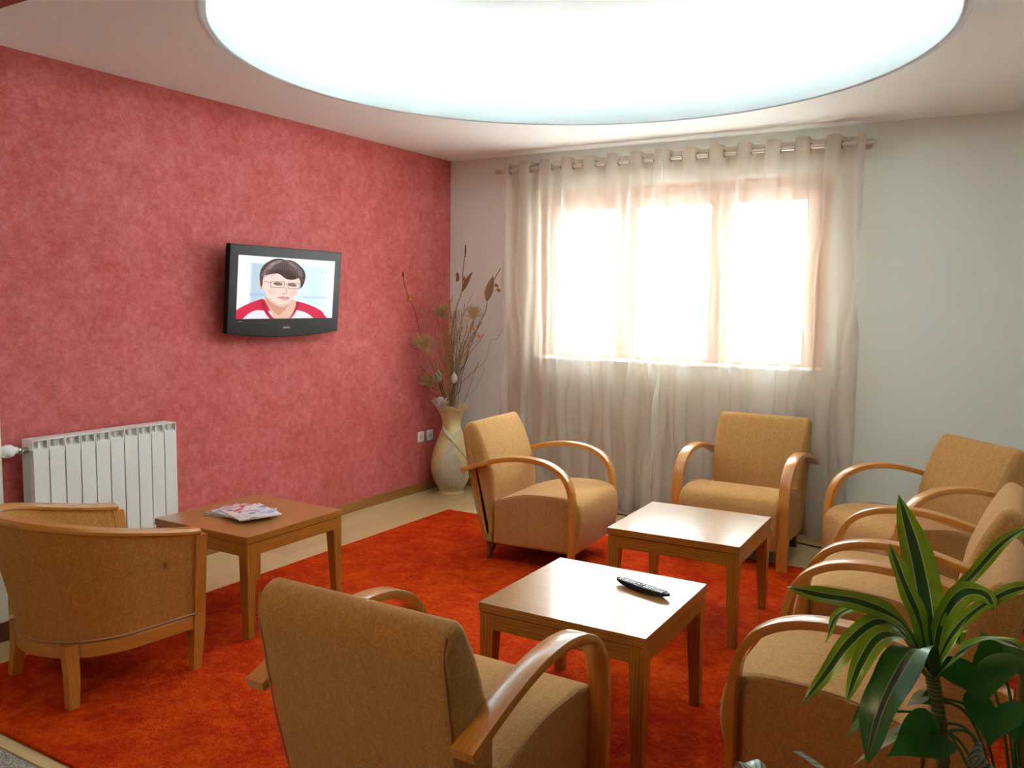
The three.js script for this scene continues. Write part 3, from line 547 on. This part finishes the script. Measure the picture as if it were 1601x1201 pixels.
// ---------------------------------------------------------------- vase and dried flowers
const VX = 0.235, VZ = 0.30;
{
  const v = thing('vase', 'tall cream ceramic vase with a tied wheat-sheaf relief in the corner', 'vase', [VX, 0, VZ]);
  const prof = [[0.001, 0.0], [0.098, 0.0], [0.102, 0.012], [0.094, 0.025], [0.102, 0.04], [0.142, 0.11], [0.163, 0.19], [0.16, 0.27], [0.14, 0.36], [0.108, 0.45], [0.08, 0.52], [0.072, 0.565], [0.078, 0.61], [0.10, 0.66], [0.128, 0.695], [0.122, 0.70], [0.092, 0.66], [0.068, 0.60], [0.06, 0.56], [0.06, 0.50]];
  const sp = new THREE.SplineCurve(prof.map(p => new THREE.Vector2(...p))).getPoints(90).map(p => new THREE.Vector2(Math.max(0.001, p.x), Math.max(0, p.y)));
  const g = new THREE.LatheGeometry(sp, 72), p = g.attributes.position;
  for (let i = 0; i < p.count; i++) { const y = p.getY(i), a = Math.atan2(p.getZ(i), p.getX(i)), k = clamp((y - 0.55) / 0.15); const f = 1 + 0.10 * k * Math.cos(5 * a + 0.6) + 0.06 * clamp(1 - Math.abs(y - 0.58) / 0.1) * Math.cos(5 * a + 0.6); p.setX(i, p.getX(i) * f); p.setZ(i, p.getZ(i) * f); p.setY(i, y + 0.014 * k * k * Math.cos(5 * a + 0.6)); }
  g.computeVertexNormals();
  mesh('body', g, phys({ color: new THREE.Color(0xd9c48a), roughness: 0.38, clearcoat: 0.35, clearcoatRoughness: 0.25 }), v);
  // relief facing the room: stalks gathered under a ribbon
  const rad = y => { let b = 0; for (let i = 0; i < sp.length - 1; i++) if (sp[i].y <= y && sp[i + 1].y >= y && y < 0.69 && y > 0.005) { b = Math.max(b, sp[i].x + (sp[i + 1].x - sp[i].x) * (y - sp[i].y) / Math.max(1e-5, sp[i + 1].y - sp[i].y)); } return b || 0.09; };
  const face = Math.atan2(1.0, 0.62); seed = 77;
  const on = (a, y, o = 0.002) => { const r = rad(y) + o; return V3(Math.cos(face + a) * r, y, Math.sin(face + a) * r); };
  const stalks = []; for (let i = 0; i < 34; i++) { const t = (i / 33 - 0.5) * 2, e = t * 0.85 + rr(-0.08, 0.08); stalks.push(tube([on(t * 0.10, 0.42), on(t * 0.34, 0.33, 0.004), on(e * 0.8, 0.22, 0.004), on(e * 0.95, 0.12, 0.004), on(e * 0.75, 0.045 + rr(0, 0.03), 0.003)], rr(0.003, 0.0052), 14, 5)); }
  for (let i = 0; i < 26; i++) { const a = rr(-0.5, 0.5), y = rr(0.04, 0.16); stalks.push(tube([on(a, y, 0.006), on(a + rr(-0.2, 0.2), y + 0.03, 0.009), on(a + rr(-0.3, 0.3), y + 0.05, 0.006)], 0.0035, 6, 5)); }
  const silver = std({ color: new THREE.Color(0xc6bfa6), roughness: 0.5 });
  const w = mesh('wheat_relief', merge(stalks), silver, v); w.userData = { kind: 'stuff', label: 'silvery wheat sheaf relief' };
  const rib = [tube([on(-0.9, 0.515), on(-0.4, 0.49, 0.006), on(0, 0.455, 0.012), on(0.5, 0.50, 0.006), on(0.95, 0.535)], 0.009, 30, 8), tube([on(0.55, 0.515), on(0.1, 0.47, 0.014), on(-0.2, 0.42, 0.012), on(0.15, 0.36, 0.01), on(0.22, 0.335, 0.008)], 0.010, 30, 8), tube([on(-0.05, 0.47, 0.014), on(-0.3, 0.41, 0.008), on(-0.65, 0.35, 0.005), on(-0.95, 0.29, 0.003)], 0.008, 30, 8)];
  mesh('ribbon_relief', merge(rib), silver, v);
}
{
  const twigM = [std({ color: 0xa5804e, roughness: 0.9 }), std({ color: 0xb59258, roughness: 0.9 }), std({ color: 0x86643e, roughness: 0.9 })];
  const greyTwig = std({ color: 0x9a8f7c, roughness: 0.9 }), brown = std({ color: 0x6b4326, roughness: 0.85 }), straw = std({ color: 0xc4a870, roughness: 0.9 }), pod = std({ color: 0x8a5a30, roughness: 0.7 }), berry = std({ color: 0xd9801c, roughness: 0.5 }), petal = std({ color: 0xcfc8be, roughness: 0.8 });
  const B = (i) => V3(VX + Math.cos(i * 2.4) * 0.03, 0.56, VZ + Math.sin(i * 2.4) * 0.03);
  const at = (x, y, z = VZ) => V3(x, y, z);
  // curly twigs, all alike
  seed = 4242;
  for (let i = 0; i < 46; i++) {
    const t = thing('curly_twig', 'thin curly dried twig in the cream vase', 'twig', [VX, 0.56, VZ], 0, 'curly twigs in the vase');
    const a = rr(-0.9, 2.6), sp = Math.pow(rnd(), 0.7) * 0.26, h = rr(0.45, 1.05), pts = []; const n = 9, b0 = rr(0, 6), wig = rr(0.006, 0.022);
    for (let k = 0; k <= n; k++) { const s = k / n; pts.push(V3(Math.cos(b0) * 0.03 * (1 - s) + Math.max(-0.2, Math.cos(a) * sp) * s * s + wig * s * Math.sin(k * 2.3 + i), h * s, Math.sin(b0) * 0.03 * (1 - s) + Math.max(-0.22, Math.sin(a) * sp) * s * s + wig * s * Math.cos(k * 1.9 + i * 2))); }
    mesh('stem', tube(pts, rr(0.002, 0.0034), 40, 5), i % 5 ? twigM[i % 3] : greyTwig, t);
    for (let q = 0; q < 3; q++) { const k = 4 + q * 2, p = pts[Math.min(k, n)], d = V3(rr(-0.07, 0.07), rr(0.07, 0.16), rr(-0.07, 0.07)); if (p.x + VX + d.x * 1.2 < 0.02) d.x = Math.abs(d.x); if (p.z + VZ + d.z < 0.05) d.z = Math.abs(d.z); mesh('side_shoot', tube([p, p.clone().addScaledVector(d, 0.5).add(V3(rr(-0.02, 0.02), 0, rr(-0.02, 0.02))), p.clone().add(d), p.clone().addScaledVector(d, 1.35).add(V3(rr(0, 0.03), -0.01, 0.01))], 0.0012, 16, 4), twigM[(i + q) % 3], t); }
  }
  { // long wavy branches reaching to the right
    const t = thing('curly_branch', 'long thin grey branch reaching from the vase toward the curtain', 'twig', [0, 0, 0]);
    mesh('stem', tube([B(3), at(0.34, 0.72), at(0.43, 0.92), at(0.47, 1.02), at(0.5, 1.03), at(0.56, 1.1), at(0.60, 1.24), at(0.66, 1.26), at(0.70, 1.34)], 0.0022, 50, 5), greyTwig, t);
    mesh('side_shoot', tube([at(0.37, 0.78), at(0.46, 0.86), at(0.53, 0.98), at(0.53, 1.05)], 0.0016, 24, 5), greyTwig, t);
  }
  const fan = (label, tip, r, i) => {
    const t = thing('dried_umbel', label, 'dried flower', [0, 0, 0]), b = B(i), mid = b.clone().lerp(tip, 0.5).add(V3(0.0, 0.05, 0)); seed = 500 + i;
    mesh('stem', tube([b, mid, tip.clone().add(V3(0, -0.03, 0))], 0.0025, 24, 6), straw, t);
    const dir = tip.clone().sub(mid).normalize(), sp = []; for (let k = 0; k < 150; k++) { const d = V3(rr(-1, 1), rr(-0.55, 1), rr(-1, 1)).normalize().addScaledVector(dir, 0.5).normalize(); if (tip.x + d.x * r < 0.015) d.x = Math.abs(d.x); if (tip.z + d.z * r < 0.02) d.z = Math.abs(d.z); const e = tip.clone().addScaledVector(d, r * rr(0.75, 1.05)); sp.push(tube([tip.clone().add(V3(0, -0.03, 0)), tip.clone().addScaledVector(d, r * 0.45), e], 0.0013, 5, 4)); }
    const h = mesh('flower_head', merge(sp), straw, t); h.userData = { kind: 'stuff', label: 'fan of fine straw rays' };
  };
  fan('straw-coloured spiky umbel on the far left of the dried bouquet', at(0.13, 1.18, 0.53), 0.115, 1);
  fan('straw-coloured spiky umbel rising in the middle of the bouquet', at(0.155, 1.43, 0.33), 0.10, 2);
  fan('low straw-coloured spiky umbel just above the vase rim', at(0.115, 0.885, 0.44), 0.095, 3);
  fan('straw-coloured spiky umbel on the right of the bouquet near the plain wall', at(0.43, 1.43, 0.30), 0.085, 4);
  const protea = (label, c, r, open, i) => {
    const t = thing('dried_protea', label, 'dried flower', [0, 0, 0]); mesh('stem', tube([B(i), B(i).lerp(c, 0.5), c.clone().add(V3(0, -r * 0.6, 0))], 0.004, 12, 6), brown, t);
    const n = 22; for (let k = 0; k < n; k++) {
      const ring = k % 2, a = k / n * Math.PI * 2, tilt = (open ? 0.75 : 0.25) * (ring ? 1 : 0.6), L = r * (open ? 1.5 : 1.7);
      const g = new THREE.SphereGeometry(1, 8, 6); g.scale(r * 0.24, L / 2, r * 0.07); g.translate(0, L / 2, r * (open ? 0.35 : 0.62)); g.rotateX(open ? tilt : (ring ? -0.30 : -0.42)); g.rotateY(a); g.translate(c.x, c.y - r * 0.7, c.z); mesh('petal', g, petal, t);
    }
    const core = new THREE.SphereGeometry(r * 0.62, 14, 10); core.scale(1, open ? 1 : 1.5, 1); core.translate(c.x, c.y, c.z); mesh('core', core, petal, t);
  };
  protea('silvery dried protea bud on the left above the vase rim', at(0.15, 0.94, 0.36), 0.048, false, 5);
  protea('silvery dried protea bud on the right above the vase rim', at(0.275, 0.93, 0.33), 0.044, false, 6);
  protea('silvery open dried protea resting on the vase rim', at(0.18, 0.745, 0.38), 0.058, true, 7);
  { // berry branch on the left
    const t = thing('berry_branch', 'dark branch with small orange berries leaning left in front of the red wall', 'twig', [0, 0, 0]);
    const P = [B(8), at(0.16, 0.95, 0.42), at(0.11, 1.19, 0.52), at(0.10, 1.33, 0.56), at(0.085, 1.46, 0.59), at(0.05, 1.56, 0.62), at(0.02, 1.68, 0.64), at(0.015, 1.72, 0.645)]; mesh('stem', tube(P, 0.0032, 50, 6), brown, t);
    const tip = new THREE.SphereGeometry(1, 8, 8); tip.scale(0.008, 0.025, 0.008); tip.translate(0.016, 1.735, 0.645); mesh('tip_bud', tip, brown, t);
    for (const [x, y, z, r] of [[0.07, 1.545, 0.64, 0.014], [0.085, 1.575, 0.62, 0.012], [0.055, 1.57, 0.625, 0.012], [0.105, 1.245, 0.56, 0.015], [0.12, 1.215, 0.55, 0.012], [0.14, 1.165, 0.53, 0.015], [0.10, 1.28, 0.57, 0.012]]) { const g = new THREE.SphereGeometry(r, 12, 10); g.translate(x, y, z); mesh('berry', g, berry, t); }
  }
  const leaf = (a, b, w, n) => { // folded lance-shaped dried leaf from a to b
    const d = b.clone().sub(a), L = d.length(), u = d.clone().normalize(), s = u.clone().cross(n).normalize(), pos = [], idx = [], m = 14;
    for (let i = 0; i <= m; i++) { const t = i / m, hw = w * Math.pow(Math.sin(Math.PI * Math.pow(t, 0.8)), 0.9) + 0.0008; for (const k of [-1, 0, 1]) { const p = a.clone().addScaledVector(d, t).addScaledVector(s, k * hw).addScaledVector(n, (k ? 0.35 * hw : 0) + 0.06 * L * Math.sin(Math.PI * t)); pos.push(p.x, p.y, p.z); } }
    for (let i = 0; i < m; i++) for (let k = 0; k < 2; k++) { const p = i * 3 + k; idx.push(p, p + 1, p + 3, p + 1, p + 4, p + 3); }
    const g = new THREE.BufferGeometry(); g.setAttribute('position', new THREE.Float32BufferAttribute(pos, 3)); g.setIndex(idx); g.computeVertexNormals(); return g;
  };
  const dry = std({ color: 0x8a6844, roughness: 0.8, side: THREE.DoubleSide });
  { const t = thing('pod_branch', 'dried stem with a narrow leaf and seed pods at the top middle of the bouquet', 'twig', [0, 0, 0]);
    mesh('stem', tube([B(9), at(0.24, 1.0), at(0.265, 1.38), at(0.28, 1.50), at(0.325, 1.62), at(0.335, 1.78), at(0.352, 1.90)], 0.0028, 50, 6), brown, t);
    const g = new THREE.SphereGeometry(1, 8, 8); g.scale(0.006, 0.05, 0.006); g.translate(0.355, 1.93, VZ); mesh('tip_spike', g, brown, t);
    mesh('leaf', leaf(at(0.325, 1.61), at(0.425, 1.77), 0.018, V3(0.3, 0, 1).normalize()), dry, t);
    for (const [x, y, z] of [[0.29, 1.71, 0.31], [0.275, 1.74, 0.29], [0.345, 1.71, 0.3]]) { const q = new THREE.SphereGeometry(1, 10, 8); q.scale(0.013, 0.022, 0.013); q.rotateZ(rr(-0.5, 0.5)); q.translate(x, y, z); mesh('pod', q, pod, t); } }
  { const t = thing('pod_branch', 'dried stem with a broad brown leaf and pods bending to the right of the bouquet', 'twig', [0, 0, 0]);
    mesh('stem', tube([B(10), at(0.33, 0.95), at(0.41, 1.18), at(0.48, 1.34), at(0.55, 1.47), at(0.565, 1.58), at(0.62, 1.70), at(0.68, 1.79)], 0.0028, 50, 6), brown, t);
    mesh('leaf', leaf(at(0.555, 1.54), at(0.615, 1.735), 0.03, V3(0.5, 0, 1).normalize()), dry, t);
    for (const [x, y, z, b] of [[0.645, 1.66, 0.3, 1], [0.672, 1.625, 0.31, 1.2]]) { const q = new THREE.SphereGeometry(1, 10, 8); q.scale(0.012, 0.02, 0.012); q.rotateZ(b); q.translate(x, y, z); mesh('pod', q, pod, t); mesh('pod_stalk', tube([at(0.57, 1.6), at((0.57 + x) / 2, y - 0.005), V3(x, y, z)], 0.0016, 10, 5), brown, t); }
    for (const [x, y] of [[0.45, 1.33], [0.50, 1.27]]) { const q = new THREE.SphereGeometry(0.014, 10, 8); q.scale(1.2, 0.9, 1); q.translate(x, y, VZ + 0.01); mesh('berry', q, berry, t); mesh('berry_stalk', tube([at(0.42, 1.2), at(x - 0.01, y - 0.02), at(x, y, VZ + 0.01)], 0.0016, 8, 5), brown, t); } }
}

// ---------------------------------------------------------------- potted plants by the right edge
{
  const A = [4.010, 0.903, 4.2];                                        // crown of the striped plant
  const c = 256, n1 = noiseTile(40, 91);
  const stripeMap = texture(128, 256, (u, v) => { const d = Math.abs(u - 0.5) * 2, k = n1(u * 4 % 1, v * 0.2); if (d < 0.30) return mix([34, 88, 34], [64, 122, 52], k * 0.8); if (d < 0.37) return [220, 230, 196]; return mix([128, 178, 40], [168, 212, 66], k); });
  const darkMap = texture(128, 256, (u, v) => { const d = Math.abs(u - 0.5) * 2, k = n1(u * 4 % 1, v * 0.2); if (d < 0.14) return mix([40, 52, 34], [66, 74, 48], k); if (d < 0.19) return [140, 150, 110]; return mix([30, 86, 26], [56, 122, 42], k); });
  const lm = (map) => phys({ map, roughness: 0.32, clearcoat: 0.25, clearcoatRoughness: 0.3, transmission: 0.3, thickness: 0, specularIntensity: 0.8, side: THREE.DoubleSide });
  const stripe = lm(stripeMap), darkS = lm(darkMap);
  const strap = (pts, w, n0, fold = 0.25, wav = 0.004) => {              // long leaf along a curve, folded along its midrib
    const cv = new THREE.CatmullRomCurve3(pts), m = 36, pos = [], uv = [], idx = [], K = 4;
    let nn = n0.clone();
    for (let i = 0; i <= m; i++) {
      const t = i / m, p = cv.getPoint(t), tg = cv.getTangent(t); nn = nn.sub(tg.clone().multiplyScalar(nn.dot(tg))).normalize(); const s = tg.clone().cross(nn).normalize();
      const hw = w * (t < 0.12 ? 0.42 + 0.2 * t / 0.12 : t < 0.55 ? 0.62 + 0.38 * Math.sin((t - 0.12) / 0.43 * Math.PI / 2) : Math.pow(Math.max(0, 1 - Math.pow((t - 0.55) / 0.45, 2)), 0.85)) + 0.0006;
      for (let k = -K; k <= K; k++) { const q = k / K, v = p.clone().addScaledVector(s, q * hw).addScaledVector(nn, fold * hw * Math.abs(q) + wav * q * Math.sin(t * 17 + q)); pos.push(v.x, v.y, v.z); uv.push(q * 0.5 + 0.5, t); }
    }
    const R = 2 * K + 1; for (let i = 0; i < m; i++) for (let k = 0; k < 2 * K; k++) { const a = i * R + k; idx.push(a, a + 1, a + R, a + 1, a + R + 1, a + R); }
    const g = new THREE.BufferGeometry(); g.setAttribute('position', new THREE.Float32BufferAttribute(pos, 3)); g.setAttribute('uv', new THREE.Float32BufferAttribute(uv, 2)); g.setIndex(idx); g.computeVertexNormals(); return g;
  };
  const X = V3(Math.cos(-0.5413), 0, Math.sin(-0.5413)), Zd = V3(-X.z, 0, X.x);   // sideways and toward the hall
  const pl = thing('dracaena', 'tall potted dracaena with striped light green leaves at the lower right', 'plant', [0, 0, 0]);
  const leaves = [
    [stripe, 0.031, V3(0.5, 0.15, 0.86), [[4.018, 0.907, 4.257], [4.010, 0.983, 4.265], [3.991, 1.088, 4.271], [3.953, 1.211, 4.263]]],
    [stripe, 0.0145, V3(0.6, 0.2, 0.8), [[4.015, 0.909, 4.259], [3.998, 1.007, 4.293], [3.971, 1.081, 4.319], [3.949, 1.139, 4.320]]],
    [stripe, 0.0155, V3(0.36, 1, 0.6), [[4.017, 0.904, 4.258], [3.975, 1.005, 4.319], [3.918, 1.049, 4.384], [3.867, 1.066, 4.436], [3.820, 1.083, 4.474]]],
    [stripe, 0.01, V3(0.26, 1, 0.43), [[4.016, 0.902, 4.259], [3.970, 0.968, 4.244], [3.917, 1.001, 4.249], [3.866, 0.978, 4.258], [3.846, 0.925, 4.265]]],
    [stripe, 0.0155, V3(0.3, 1, 0.5), [[4.016, 0.900, 4.259], [3.976, 0.989, 4.320], [3.943, 1.014, 4.361], [3.911, 0.994, 4.417], [3.881, 0.944, 4.453], [3.856, 0.904, 4.484]]],
    [stripe, 0.0165, V3(0.2, 1, 0.34), [[4.017, 0.898, 4.259], [3.983, 0.986, 4.340], [3.951, 1.001, 4.393], [3.931, 0.968, 4.443], [3.917, 0.913, 4.469]]],
    [darkS, 0.034, V3(-0.1, 1, -0.2), [[4.020, 0.896, 4.257], [4.004, 0.975, 4.340], [3.985, 0.961, 4.424], [3.965, 0.905, 4.465], [3.952, 0.828, 4.481]]],
    [stripe, 0.011, V3(0.1, 1, 0.5), [[4.021, 0.907, 4.255], [4.030, 0.997, 4.205], [4.074, 1.064, 4.135], [4.114, 1.112, 4.083], [4.170, 1.149, 4.034]]],
    [stripe, 0.019, V3(0.2, 1, 0.5), [[4.021, 0.902, 4.256], [4.032, 1.006, 4.261], [4.060, 1.058, 4.262], [4.091, 1.063, 4.266], [4.107, 1.040, 4.271]]],
    [stripe, 0.011, V3(0.2, 1, 0.5), [[4.021, 0.900, 4.256], [4.050, 0.994, 4.287], [4.097, 1.049, 4.264], [4.145, 1.076, 4.244], [4.189, 1.074, 4.229]]],
    [stripe, 0.014, V3(0.15, 1, 0.4), [[4.026, 0.891, 4.254], [4.061, 0.960, 4.284], [4.109, 0.992, 4.275], [4.151, 0.982, 4.274], [4.192, 0.946, 4.265]]],
    [stripe, 0.018, V3(0, 1, 0.2), [[4.018, 0.909, 4.257], [3.994, 0.932, 4.175], [3.993, 0.927, 4.106], [3.984, 0.886, 4.045]]],
    [stripe, 0.018, V3(0, 1, 0.2), [[4.019, 0.907, 4.256], [4.034, 0.933, 4.151], [4.044, 0.924, 4.064], [4.048, 0.866, 3.986]]],
  ];
  for (const [mat, w, n, pts] of leaves) mesh('leaf', strap(pts.map(p => V3(...p)), w, n.normalize()), mat, pl);
  const bx = 4.056, bz = 4.235, trunk = [V3(bx, 0.27 + CY, bz), V3(4.052, 0.62, 4.24), V3(4.045, 0.745, 4.242), V3(4.036, 0.82, 4.247), V3(4.026, 0.875, 4.253), V3(4.019, 0.91, 4.257)];
  mesh('stem', tube(trunk, 0.0105, 40, 10), std({ color: 0x5a5f38, roughness: 0.8 }), pl);
  const rings = [], tc = new THREE.CatmullRomCurve3(trunk); for (let i = 0; i < 18; i++) { const q = tc.getPoint(0.97 - i * 0.035); const g = new THREE.TorusGeometry(0.0108, 0.0015, 6, 16); g.rotateX(Math.PI / 2); g.translate(q.x, q.y, q.z); rings.push(g); }
  mesh('leaf_scars', merge(rings), std({ color: 0x7d7a4c, roughness: 0.9 }), pl);
  const soil = std({ color: 0x2e2218, roughness: 1 });
  const potG = (r, h) => new THREE.LatheGeometry([[0.001, 0], [r * 0.74, 0], [r * 0.76, 0.01], [r * 0.95, h - 0.04], [r, h - 0.035], [r, h], [r - 0.012, h], [r - 0.014, h - 0.03], [0.001, h - 0.03]].map(p => new THREE.Vector2(...p)), 40);
  const pot = (parent, x, z, r, h, m) => { const g = potG(r, h); g.translate(x, CY, z); mesh('pot', g, m, parent); const s = new THREE.CylinderGeometry(r - 0.016, r - 0.016, 0.01, 32); s.translate(x, CY + h - 0.026, z); mesh('soil', s, soil, parent); };
  const clay = std({ color: 0x9a5434, roughness: 0.8 });
  pot(pl, bx, bz, 0.125, 0.30, clay);
  // climbing plant with arrow-shaped dark leaves
  const ar = thing('arrowhead_plant', 'dark green arrow-leaved plant on a stake behind the dracaena', 'plant', [0, 0, 0]);
  const ax = 4.215, az = 3.86; pot(ar, ax, az, 0.115, 0.28, clay);
  const dk = phys({ color: new THREE.Color(0x2f7a2c), roughness: 0.4, transmission: 0.25, thickness: 0, side: THREE.DoubleSide }), pale = phys({ color: new THREE.Color(0xb9c4b4), roughness: 0.5, transmission: 0.2, thickness: 0, side: THREE.DoubleSide });
  const stk = new THREE.CylinderGeometry(0.016, 0.017, 0.54, 14); stk.translate(4.168, CY + 0.245 + 0.27, 3.86); mesh('stake', stk, std({ color: 0x6f5a2a, roughness: 0.95 }), ar);
  const heart = (base, tip, w, n, lobe = 0.35) => {                      // arrow or heart leaf: base = petiole joint
    const s = new THREE.Shape(); s.moveTo(0, 0); s.bezierCurveTo(-0.08, -lobe * 0.7, -0.30, -lobe, -0.42, -lobe * 0.72); s.bezierCurveTo(-0.56, -0.1, -0.5, 0.25, -0.28, 0.5); s.bezierCurveTo(-0.15, 0.68, -0.04, 0.85, 0, 1); s.bezierCurveTo(0.04, 0.85, 0.15, 0.68, 0.28, 0.5); s.bezierCurveTo(0.5, 0.25, 0.56, -0.1, 0.42, -lobe * 0.72); s.bezierCurveTo(0.30, -lobe, 0.08, -lobe * 0.7, 0, 0);
    const g = new THREE.ShapeGeometry(s, 14), p = g.attributes.position, d = tip.clone().sub(base), L = d.length(), y = d.clone().normalize(), z = n.clone().sub(y.clone().multiplyScalar(n.dot(y))).normalize(), x = y.clone().cross(z);
    for (let i = 0; i < p.count; i++) { const a = p.getX(i), b = p.getY(i), v = base.clone().addScaledVector(x, a * w).addScaledVector(y, b * L).addScaledVector(z, Math.abs(a) * w * 0.28 - b * b * L * 0.12); p.setXYZ(i, v.x, v.y, v.z); }
    g.computeVertexNormals(); return g;
  };
  const hl = [
    [[4.084, 0.906, 4.182], [4.102, 0.854, 4.212], 0.135, V3(0.1, 0.4, 1), dk],
    [[4.122, 0.891, 4.126], [4.085, 0.944, 4.096], 0.1, V3(0.2, 0.3, 1), dk],
    [[4.024, 0.815, 4.299], [3.970, 0.797, 4.368], 0.085, V3(0.1, 0.7, 0.8), dk],
    [[4.117, 0.833, 4.171], [4.110, 0.781, 4.216], 0.1, V3(-0.2, 0.5, 1), dk],
    [[4.028, 0.863, 4.244], [4.000, 0.854, 4.274], 0.035, V3(0.2, 0.5, 1), dk],
    [[4.008, 0.816, 4.273], [4.042, 0.772, 4.281], 0.06, V3(0, 0.6, 1), dk],
    [[3.971, 0.799, 4.297], [3.913, 0.761, 4.360], 0.02, V3(0, 0.8, 0.5), pale],
    [[3.923, 0.828, 4.288], [3.896, 0.779, 4.321], 0.024, V3(-0.2, 0.6, 1), dk],
    [[4.007, 0.865, 4.269], [3.984, 0.849, 4.284], 0.022, V3(0, 0.7, 0.6), pale],
    [[4.146, 0.810, 4.133], [4.155, 0.764, 4.155], 0.06, V3(-0.3, 0.5, 1), dk],
  ];
  for (const [b, t, w, n, m] of hl) { const bp = V3(...b), tp = V3(...t); const l = mesh('leaf', heart(bp, tp, w, n.normalize()), m, ar);
    mesh('petiole', tube([bp, bp.clone().lerp(V3(ax - 0.05, 0.55, az + 0.03), 0.45).add(V3(0, 0.05, 0)), V3(ax - 0.02, CY + 0.25, az + 0.01)], 0.0028, 20, 6), std({ color: 0x3f6a2c, roughness: 0.7 }), l); }
  // low plant with silvery leaves at the bottom edge
  const ag = thing('aglaonema', 'low potted plant with silver-green leaves at the bottom edge beside the dracaena', 'plant', [0, 0, 0]);
  const gx = 3.80, gz = 4.19; pot(ag, gx, gz, 0.11, 0.36, clay);
  const silverMap = texture(128, 256, (u, v) => { const d = Math.abs(u - 0.5) * 2, k = n1(u * 3 % 1, v), vein = Math.sin((v * 9 - d * 2.2) * Math.PI * 2); if (d < 0.06) return [196, 206, 120]; return vein > 0.55 ? mix([60, 96, 62], [84, 120, 80], k) : mix([150, 172, 158], [186, 200, 190], k); });
  const sv = lm(silverMap);
  const G = (a, b, d) => V3(gx, CY + 0.34, gz).addScaledVector(X, a).add(V3(0, b, 0)).addScaledVector(Zd, d);
  mesh('leaf', strap([V3(3.82, 0.37, 4.20), V3(3.90, 0.60, 4.30), V3(3.90, 0.70, 4.35), V3(3.865, 0.757, 4.38), V3(3.822, 0.778, 4.41)], 0.024, V3(0.3, 1, 0.5).normalize(), 0.15), sv, ag);
  for (const [pts, w, n] of [[[[0, 0, 0], [-0.05, 0.18, 0.05], [-0.12, 0.24, 0.09], [-0.19, 0.2, 0.12]], 0.03, V3(0, 1, 0.2)], [[[0, 0, 0], [0.05, 0.16, 0.07], [0.08, 0.22, 0.13], [0.1, 0.18, 0.2]], 0.03, V3(0, 1, 0.3)], [[[0, 0, 0], [-0.03, 0.14, -0.08], [-0.05, 0.2, -0.15], [-0.07, 0.16, -0.22]], 0.03, V3(0, 1, 0)]]) mesh('leaf', strap(pts.map(q => G(...q)), w, n.normalize(), 0.15), sv, ag);
  const s2 = thing('aglaonema', 'silver-striped leaf clump at the bottom right corner under the arrow leaves', 'plant', [0, 0, 0]);
  const hx = 4.285, hz = 4.16; pot(s2, hx, hz, 0.1, 0.40, clay);
  const G2 = (a, b, d) => V3(hx, CY + 0.38, hz).addScaledVector(X, a).add(V3(0, b, 0)).addScaledVector(Zd, d);
  mesh('leaf', strap([V3(4.27, 0.40, 4.16), V3(4.16, 0.62, 4.19), V3(4.118, 0.735, 4.215), V3(4.104, 0.772, 4.235), V3(4.084, 0.770, 4.28)], 0.026, V3(0.4, 1, -0.1).normalize(), 0.15), sv, s2);
  for (const [pts, w, n] of [[[[0, 0, 0], [0.04, 0.2, 0.02], [0.07, 0.26, 0.06], [0.08, 0.22, 0.1]], 0.03, V3(0, 1, 0.3)], [[[0, 0, 0], [-0.06, 0.18, 0.04], [-0.1, 0.22, 0.1], [-0.13, 0.17, 0.16]], 0.03, V3(0, 1, 0.3)]]) mesh('leaf', strap(pts.map(q => G2(...q)), w, n.normalize(), 0.15), sv, s2);
}

renderer.render(scene, camera);
